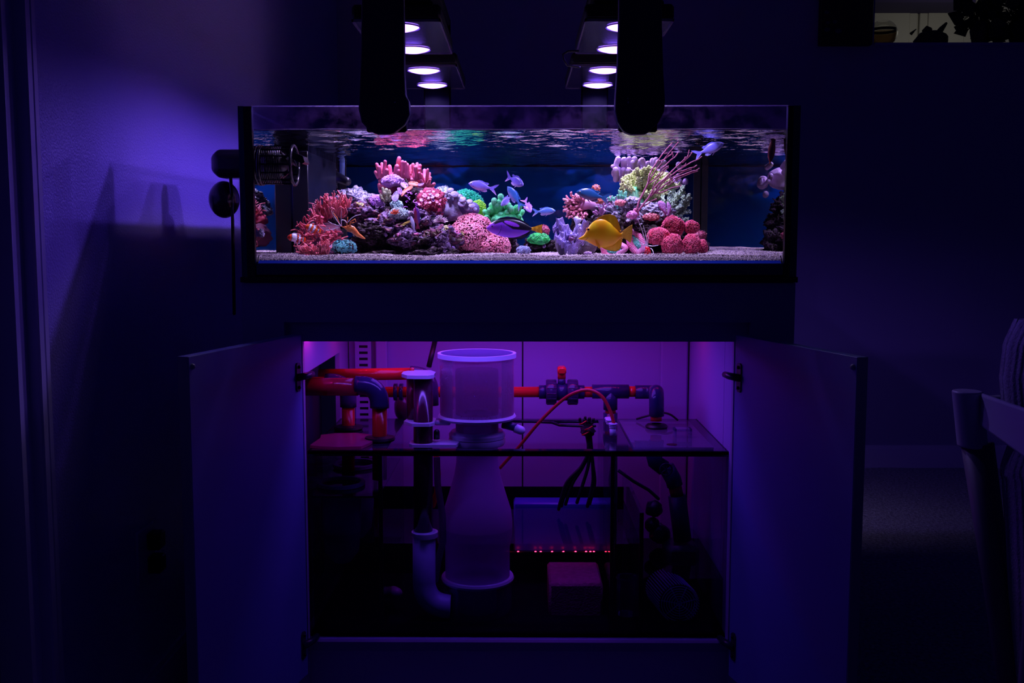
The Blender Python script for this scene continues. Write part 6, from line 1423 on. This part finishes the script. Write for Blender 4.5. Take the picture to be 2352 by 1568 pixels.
a, b = P(1525, 1330, YR), P(1602, 1245, YR); B((a.x, YR - .04, a.z), (b.x, YR + .05, b.z), .012).build('pump_body', mat('pump_dark', (.012, .012, .03), .35), t)
# hand wheel on the valve
c = P(1530, 1078, 2.41)
G().tube([c + Vector((W(14, 2.41) * math.cos(a), 0, W(14, 2.41) * math.sin(a))) for a in np.linspace(0, 6.283, 25)], .0022, 6, 'flat').build('hand_wheel', navyv, t, 'all')
for k in range(5):
    a = 2 * math.pi * k / 5; G().tube([c, c + Vector((W(14, 2.41) * math.cos(a), 0, W(14, 2.41) * math.sin(a)))], .0018, 6, 'flat').build('wheel_spoke', navyv, t)
# intake grille facing the camera
Yg_ = 2.33; gc = P(1560, 1386, Yg_); grl = mat('grille_blue', (.50, .45, 1.0), .4)
for r in (6, 12, 18, 24, 30, 36, 42):
    G().tube([gc + Vector((W(r, Yg_) * math.cos(a), 0, W(r, Yg_) * math.sin(a))) for a in np.linspace(0, 6.283, 33)], .0011, 6, 'flat').build('grille_ring', grl, t, 'all')
for k in range(7):
    a = 2 * math.pi * (k + .3) / 7; G().tube([gc, gc + Vector((W(44, Yg_) * math.cos(a), 0, W(44, Yg_) * math.sin(a)))], .0012, 6, 'flat').build('grille_spoke', grl, t, 'all')
for k in range(44):
    a = 2 * math.pi * k / 44; d = Vector((math.cos(a), 0, math.sin(a))) * W(47, Yg_)
    G().tube([gc + d, gc + d + Vector((-.018, .11, .0))], .0014, 5, 'flat').build('grille_slat', grl, t)
G().lathe([(0, 0), (W(5, Yg_), 0)], (gc.x, Yg_, gc.z), 8)
c3 = gc + Vector((0, .06, 0)); G().tube([gc + Vector((0, .02, 0)), gc + Vector((-.016, .11, 0))], W(40, Yg_), 32, 'flat').build('motor_block', mat('pump_dark', (.01, .01, .03), .4), t, 'all')
# side pump and clutter
t = thing('dosing_pump', 'dark knobbly circulation pump left of the thick hose in the right chamber', 'pump', P(1502, 1180, 2.5))
for (x, y, r, sd) in ((1502, 1168, 20, 1), (1498, 1205, 18, 2), (1515, 1225, 24, 3)):
    V, Fc, N = lump(P(x, y, 2.5), (W(r, 2.5),) * 3, sd, .15, 2, 3); G().add(V, Fc).build('pump_body', MATS['pump_dark'], t, 'all')
G().tube([P(1420, 1080, 2.5), P(1455, 1105, 2.5), P(1490, 1125, 2.5), P(1512, 1145, 2.5)], W(4, 2.5), 8).build('hose', MATS['dark_hose'], t, 'all')
# skimmer feed tube: twin red tubes with white brackets
t = thing('silencer_tube', 'twin deep red silencer tubes held by white brackets left of the skimmer', 'tube', P(962, 1000, 2.34))
YT = 2.34
G().tube([P(953, 868, YT + .035), P(953, 966, YT + .035)], W(20, YT), 24, 'flat').build('tube', dred, t, 'all')
G().tube([P(972, 870, YT), P(972, 1222, YT)], W(22.5, YT), 28, 'flat').build('tube', mat('darkest_red_pipe', (.07, .004, .03), .14), t, 'all')
def plate2(pts, py, th, nm):
    z = PZ(py, YT); G().prism([(PX(x, YT), YT + dy, z) for x, dy in pts], (0, 0, th)).build(nm, whp, t)
plate2([(940, -.03), (960, -.034), (988, -.034), (999, -.02), (1000, .03), (985, .065), (940, .065), (924, .04), (924, .0)], 866, .008, 'top_bracket')
plate2([(928, .0), (950, -.034), (990, -.034), (999, -.02), (999, .04), (980, .065), (935, .06)], 974, .007, 'middle_bracket')
plate2([(942, -.02), (950, -.03), (990, -.032), (1050, -.03), (1060, .03), (1000, .035), (960, .04), (942, .02)], 1022, .007, 'lower_bracket')
G().tube([P(1003, 1008, YT), P(1003, 992, YT)], .007, 10).build('thumb_screw', sil, t, 'all')
G().tube(arc(P(974, 1218, YT), P(974, 1390, YT), P(1035, 1392, YT), .06), [W(27, YT)] * 3 + [W(28, YT)] * 8, 24, 'flat').build('white_elbow', mat('dim_white', (.6, .6, .95), .4), t, 'all')
G().lathe([(W(26, YT), 0), (W(31, YT), 0), (W(31, YT), .012), (W(26, YT), .012)], (PX(974, YT), YT, PZ(1232, YT)), 32, True).build('union_ring', whp, t)
# violet tube from skimmer
o = G().tube([P(1003, 1050, 2.36), P(1005, 1110, 2.36), P(1016, 1180, 2.36), P(1018, 1240, 2.36), P(1006, 1290, 2.36), P(1000, 1330, 2.36)], W(8, 2.36), 14).build('air_hose', glass('violet_hose', (.6, .4, .7), 1.4, .8, haze=.45, hazecol=(.35, .2, .5)), None, 'all')
tag(o, 'translucent violet air hose hanging between the dark tube and the skimmer bell', 'hose')
o = G().tube([P(1002, 1046, 2.44), P(1006, 1090, 2.44), P(1004, 1130, 2.44), P(994, 1160, 2.44)], W(7, 2.44), 12).build('red_hose', redp, None, 'all')
tag(o, 'short red hose bending behind the violet air hose', 'hose')
# thin arched red tubing
def spl(pts, n=8):
    out = []; P_ = [Vector(P(*p)) for p in pts]
    for i in range(len(P_) - 1):
        p0, p1, p2, p3 = P_[max(i - 1, 0)], P_[i], P_[i + 1], P_[min(i + 2, len(P_) - 1)]
        for k in range(n):
            f = k / n; out.append(.5 * ((2 * p1) + (-p0 + p2) * f + (2 * p0 - 5 * p1 + 4 * p2 - p3) * f * f + (-p0 + 3 * p1 - 3 * p2 + p3) * f ** 3))
    return out + [P_[-1]]
o = G().tube(spl([(1148, 1075, 2.50), (1190, 1028, 2.48), (1240, 968, 2.46), (1290, 920, 2.44), (1325, 900, 2.42), (1355, 896, 2.41), (1382, 910, 2.40), (1400, 940, 2.39), (1410, 972, 2.38)]), W(4, 2.42), 10).build('red_tubing', mat('tubing_red', (.70, .03, .04), .2), None, 'all')
tag(o, 'thin red tubing arching over the right half of the sump to a white fitting', 'tubing')
t = thing('tube_fitting', 'small white stacked tube fittings where the thin red tubing ends', 'fitting', P(1408, 980, 2.38))
for k, (x, y, Y_) in enumerate(((1399, 962, 2.47), (1401, 966, 2.43), (1408, 975, 2.38))):
    for j in range(3):
        c = P(x, y + j * 4, Y_); G().lathe([(0, 0), (W(10 - j, Y_), 0), (W(11 - j, Y_), .002), (W(9 - j, Y_), .004), (0, .004)], (c.x, Y_, c.z), 20).build('ring', whp, t)
G().tube([P(1408, 984, 2.38), P(1408, 1000, 2.38)], W(8, 2.38), 12, 'flat').build('stem', whp, t, 'all')
# black holder arm over the sump
t = thing('probe_holder', 'black slotted probe holder arm lying across the back rim of the sump', 'holder', P(1290, 968, 2.62))
G().tube([P(1160, 967, 2.62), P(1230, 968, 2.62), P(1268, 970, 2.60), P(1285, 976, 2.56), P(1330, 978, 2.54), P(1366, 978, 2.52)], W(3.5, 2.6), 8).build('arm', rimm_, t, 'all')
G().tube([P(1270, 968, 2.62), P(1366, 968, 2.62)], W(4, 2.6), 8).build('arm', rimm_, t, 'all')
# black cable bundle
t = thing('cable_bundle', 'bundle of black cables tied at the sump rim and hanging into the middle chamber', 'cables', P(1350, 1000, 2.50))
for k in range(7):
    d = R.uniform(-8, 8); e = R.uniform(-34, 26)
    G().tube(spl([(1350 + d, 962, 2.52), (1352 + d * .8, 990, 2.51), (1356 + d * .6, 1030, 2.50), (1352 + d + e * .3, 1070, 2.50), (1340 + d + e, 1110, 2.50), (1326 + d + e * 1.1, 1150 + R.uniform(0, 20), 2.50)]), W(4.2, 2.5), 7).build('cable', sil, t, 'all')
for (x, y) in ((1337, 964), (1349, 961), (1358, 963)):
    G().tube([P(x + 5 * math.cos(a), y + 9 * math.sin(a), 2.50) for a in np.linspace(-.3, 3.4, 9)], W(3.5, 2.5), 8).build('cable_loop', sil, t, 'all')
V, Fc, N = lump(P(1350, 990, 2.505), (W(17, 2.5), .02, W(13, 2.5)), 4, .3, 2.4, 3); G().add(V, Fc).build('knot', sil, t, 'all')
for k, (x, y) in enumerate(((1338, 972), (1352, 984), (1345, 996))): G().tube([P(x - 8, y + 3, 2.485), P(x, y, 2.48), P(x + 8, y - 5, 2.485)], .0018, 6).build('red_tie', redp, t, 'all')
o = G().tube(spl([(1462, 962, 2.60), (1490, 954, 2.58), (1520, 948, 2.57), (1540, 952, 2.56), (1556, 964, 2.55)]), W(2.5, 2.57), 7).build('cable', sil, None, 'all'); tag(o, 'thin black cable arching behind the right elbow over the sump lid', 'cable')
o = G().tube([P(1001, 775, 2.70), P(985, 842, 2.66)], W(6, 2.7), 8, 'flat').build('cable', sil, None, 'all'); tag(o, 'straight black cable slanting down the cabinet back wall left of the skimmer cup', 'cable')
# pink tray lying on the left of the rim
tr = glass('pink_acrylic', (.62, .25, .5), 1.45, 1.0, haze=.5, hazecol=(1.0, .15, .45))
o = G().prism([(PX(x, Y_), Y_, RZ + .001) for x, Y_ in ((712, 2.275), (735, 2.262), (780, 2.255), (830, 2.262), (848, 2.30), (866, 2.36), (858, 2.40), (820, 2.425), (770, 2.42), (738, 2.40), (736, 2.36), (722, 2.31))], (0, 0, .006)).build('acrylic_tray', tr, None, True)
tag(o, 'translucent pink kidney-shaped acrylic tray lying on the left end of the sump', 'tray')
# teal container seen through the left, dark
t = thing('air_pump', 'dark rounded pump canister behind the twin tubes', 'pump', P(925, 930, 2.68)); V, Fc, N = lump(P(925, 935, 2.70), (W(20, 2.7), .03, W(34, 2.7)), 9, .05, 2, 3); G().add(V, Fc).build('canister', mat('wine_black', (.08, .01, .06), .2), t, 'all')
# ceramic block, rubble and reflection stand-ins inside sump water
t = tag(B((PX(1262, 2.36), 2.36, PZ(1440, 2.36)), (PX(1388, 2.36), 2.53, PZ(1340, 2.36)), .006).build('media_block', mat('media_block', (.45, .08, .20), .8, col2=(.32, .05, .14), nscale=80, bump=(200, 1, .003)), None), 'dull pink porous media block standing on the sump floor right of the skimmer', 'block')
t.location.z -= (PZ(1440, 2.36) - ZB) * 0
B((0, 0, 0), (.001, .001, .001))
o = B((PX(1180, 2.6), 2.58, PZ(1262, 2.6)), (PX(1395, 2.6), 2.64, PZ(1150, 2.6)), .004).build('blue_baffle', mat('blue_baffle', (.08, .05, .5), .3), None); tag(o, 'long deep blue baffle box lying across the rear of the middle sump chamber', 'box')  # box added to carry the water-surface reflection in its blue colour
t = thing('red_led_strip', 'row of tiny glowing red diodes just under the sump water line', 'lamp', P(1270, 1266, 2.55))  # glowing dots added where the red strip reflects in the sump
G().tube([P(1150, 1267, 2.57), P(1392, 1267, 2.57)], .002, 6, 'flat').build('strip', sil, t, 'all')
for x in (1166, 1190, 1230, 1242, 1268, 1294, 1322, 1346, 1356, 1364):
    c = P(x, 1266, 2.565); B((c.x - .0022, 2.563, c.z - .001), (c.x + .0022, 2.565, c.z + .001)).build('diode', bpy.data.materials.get('sump_diode') or glow('sump_diode', (1, .02, .06), 14, False), t, False)
t = thing('sock_plug', 'small pinkish cap on the sump floor left of the white elbow', 'cap', P(905, 1362, 2.4)); G().tube([P(903, 1360, 2.40), P(912, 1362, 2.38)], [W(15, 2.4), W(13, 2.4)], 18).build('cap', mat('pinkish', (.4, .12, .4), .4), t, 'all')
t = thing('glass_jar', 'clear jar standing in the narrow sump chamber between the dividers', 'jar', P(1442, 1400, 2.36)); G().lathe([(0, 0), (W(24, 2.36), 0), (W(25, 2.36), .004), (W(25, 2.36), .085), (W(27, 2.36), .088), (W(25, 2.36), .092)], (PX(1444, 2.36), 2.36, ZB + .012), 32).build('jar', glass('jar_glass', (.6, .6, .8), 1.45, 1.5, haze=.12, hazecol=(.3, .3, .6)), t)

# ================================================================= CHAIR
chm = mat('chair_paint', (.40, .38, .58), .35)
ct = thing('armchair', 'pale wooden armchair with a rounded arm end at the right edge of the picture', 'chair', (1.0, 1.4, 0))
Ya = 1.55
def px3(x, y, Y): return P(x, y, Y)
# arm end post: flattened cylinder
c0 = P(2222, 897, Ya); c1 = P(2234, 1026, Ya)
g = G(); V = []; seg = 28
for i, (c_, rx_) in enumerate(((c0, .021), (c1, .0205))):
    for k in range(seg):
        a = 2 * math.pi * k / seg; V.append((c_.x + rx_ * 1.05 * math.cos(a), Ya + .024 * math.sin(a), c_.z))
g.add(V, [(k, (k + 1) % seg, seg + (k + 1) % seg, seg + k) for k in range(seg)] + [tuple(range(seg)), tuple(seg + k for k in range(seg))]); o = g.build('arm_end', chm, ct)
bv = o.modifiers.new('b', 'BEVEL'); bv.width = .003; bv.segments = 3
a0, a1 = P(2240, 900, Ya), P(2420, 962, 1.28); b0, b1 = P(2240, 972, Ya), P(2420, 1048, 1.28)
o = G().prism([a0, a1, Vector((a1.x, a1.y, a1.z - .075)), Vector((a0.x, a0.y, a0.z - .046))], Vector((.0, .030, 0)).lerp(Vector((.02, .02, 0)), .5)).build('arm_rail', chm, ct)
bv = o.modifiers.new('b', 'BEVEL'); bv.width = .005; bv.segments = 3
G().tube([c0.lerp(c1, .3) + Vector((0, .015, 0)), (P(2290, 905, 1.7).x, 1.70, P(2290, 905, 1.7).z - .015), (P(2420, 905, 1.7).x + .25, 1.70, P(2290, 905, 1.7).z - .015)], .014, 10).build('back_rail', chm, ct)
G().tube([(P(2420, 905, 1.7).x + .22, 1.70, P(2290, 905, 1.7).z - .015), (P(2420, 905, 1.7).x + .22, 1.70, .01)], .018, 10, 'flat').build('leg', mat('chair_dark', (.08, .07, .14), .5), ct)
G().tube([Vector((a1.x, a1.y, a1.z - .04)), Vector((a1.x - .02, a1.y, .01))], .018, 10, 'flat').build('leg', mat('chair_dark', (.08, .07, .14), .5), ct)
G().tube([P(2245, 1020, Ya), P(2285, 1300, Ya - .02), P(2330, 1640, Ya - .05)], [.024, .021, .018], 14, 'flat').build('leg', mat('chair_dark', (.08, .07, .14), .5), ct, 'all')
clm = mat('throw_cloth', (.30, .28, .42), .95, col2=(.22, .20, .34), nscale=200, bump=(300, .8, .003))
tt = thing('throw_blanket', 'ribbed cloth throw draped over the armchair at the right edge', 'blanket', P(2345, 1000, 1.5))
V = []; C = []; nu, nv = 40, 60
for j in range(nv + 1):
    v = j / nv; py_ = 735 + v * 900
    xl = np.interp(py_, [735, 790, 870, 940, 990, 1060, 1090, 1100, 1200, 1400, 1640], [2352, 2326, 2316, 2322, 2350, 2325, 2316, 2322, 2328, 2336, 2345])
    for i in range(nu + 1):
        u = i / nu; x = xl + u * 90; p = P(x, py_, 1.48 - .05 * math.sin(u * 2) + .0015 * math.sin(u * 40 + v * 4)); V.append(tuple(p))
k = nu + 1; Fc = [(j * k + i, j * k + i + 1, (j + 1) * k + i + 1, (j + 1) * k + i) for j in range(nv) for i in range(nu)]
m_ = len(V); V2 = [(x, y + .03, z) for x, y, z in V]
Fc2 = [tuple(a + m_ for a in f[::-1]) for f in Fc]; Fe = [(j * k, (j + 1) * k, m_ + (j + 1) * k, m_ + j * k) for j in range(nv)] + [(i, i + 1, m_ + i + 1, m_ + i) for i in range(nu)]
G().add(V + V2, Fc + Fc2 + Fe).build('cloth', clm, tt, 'all')
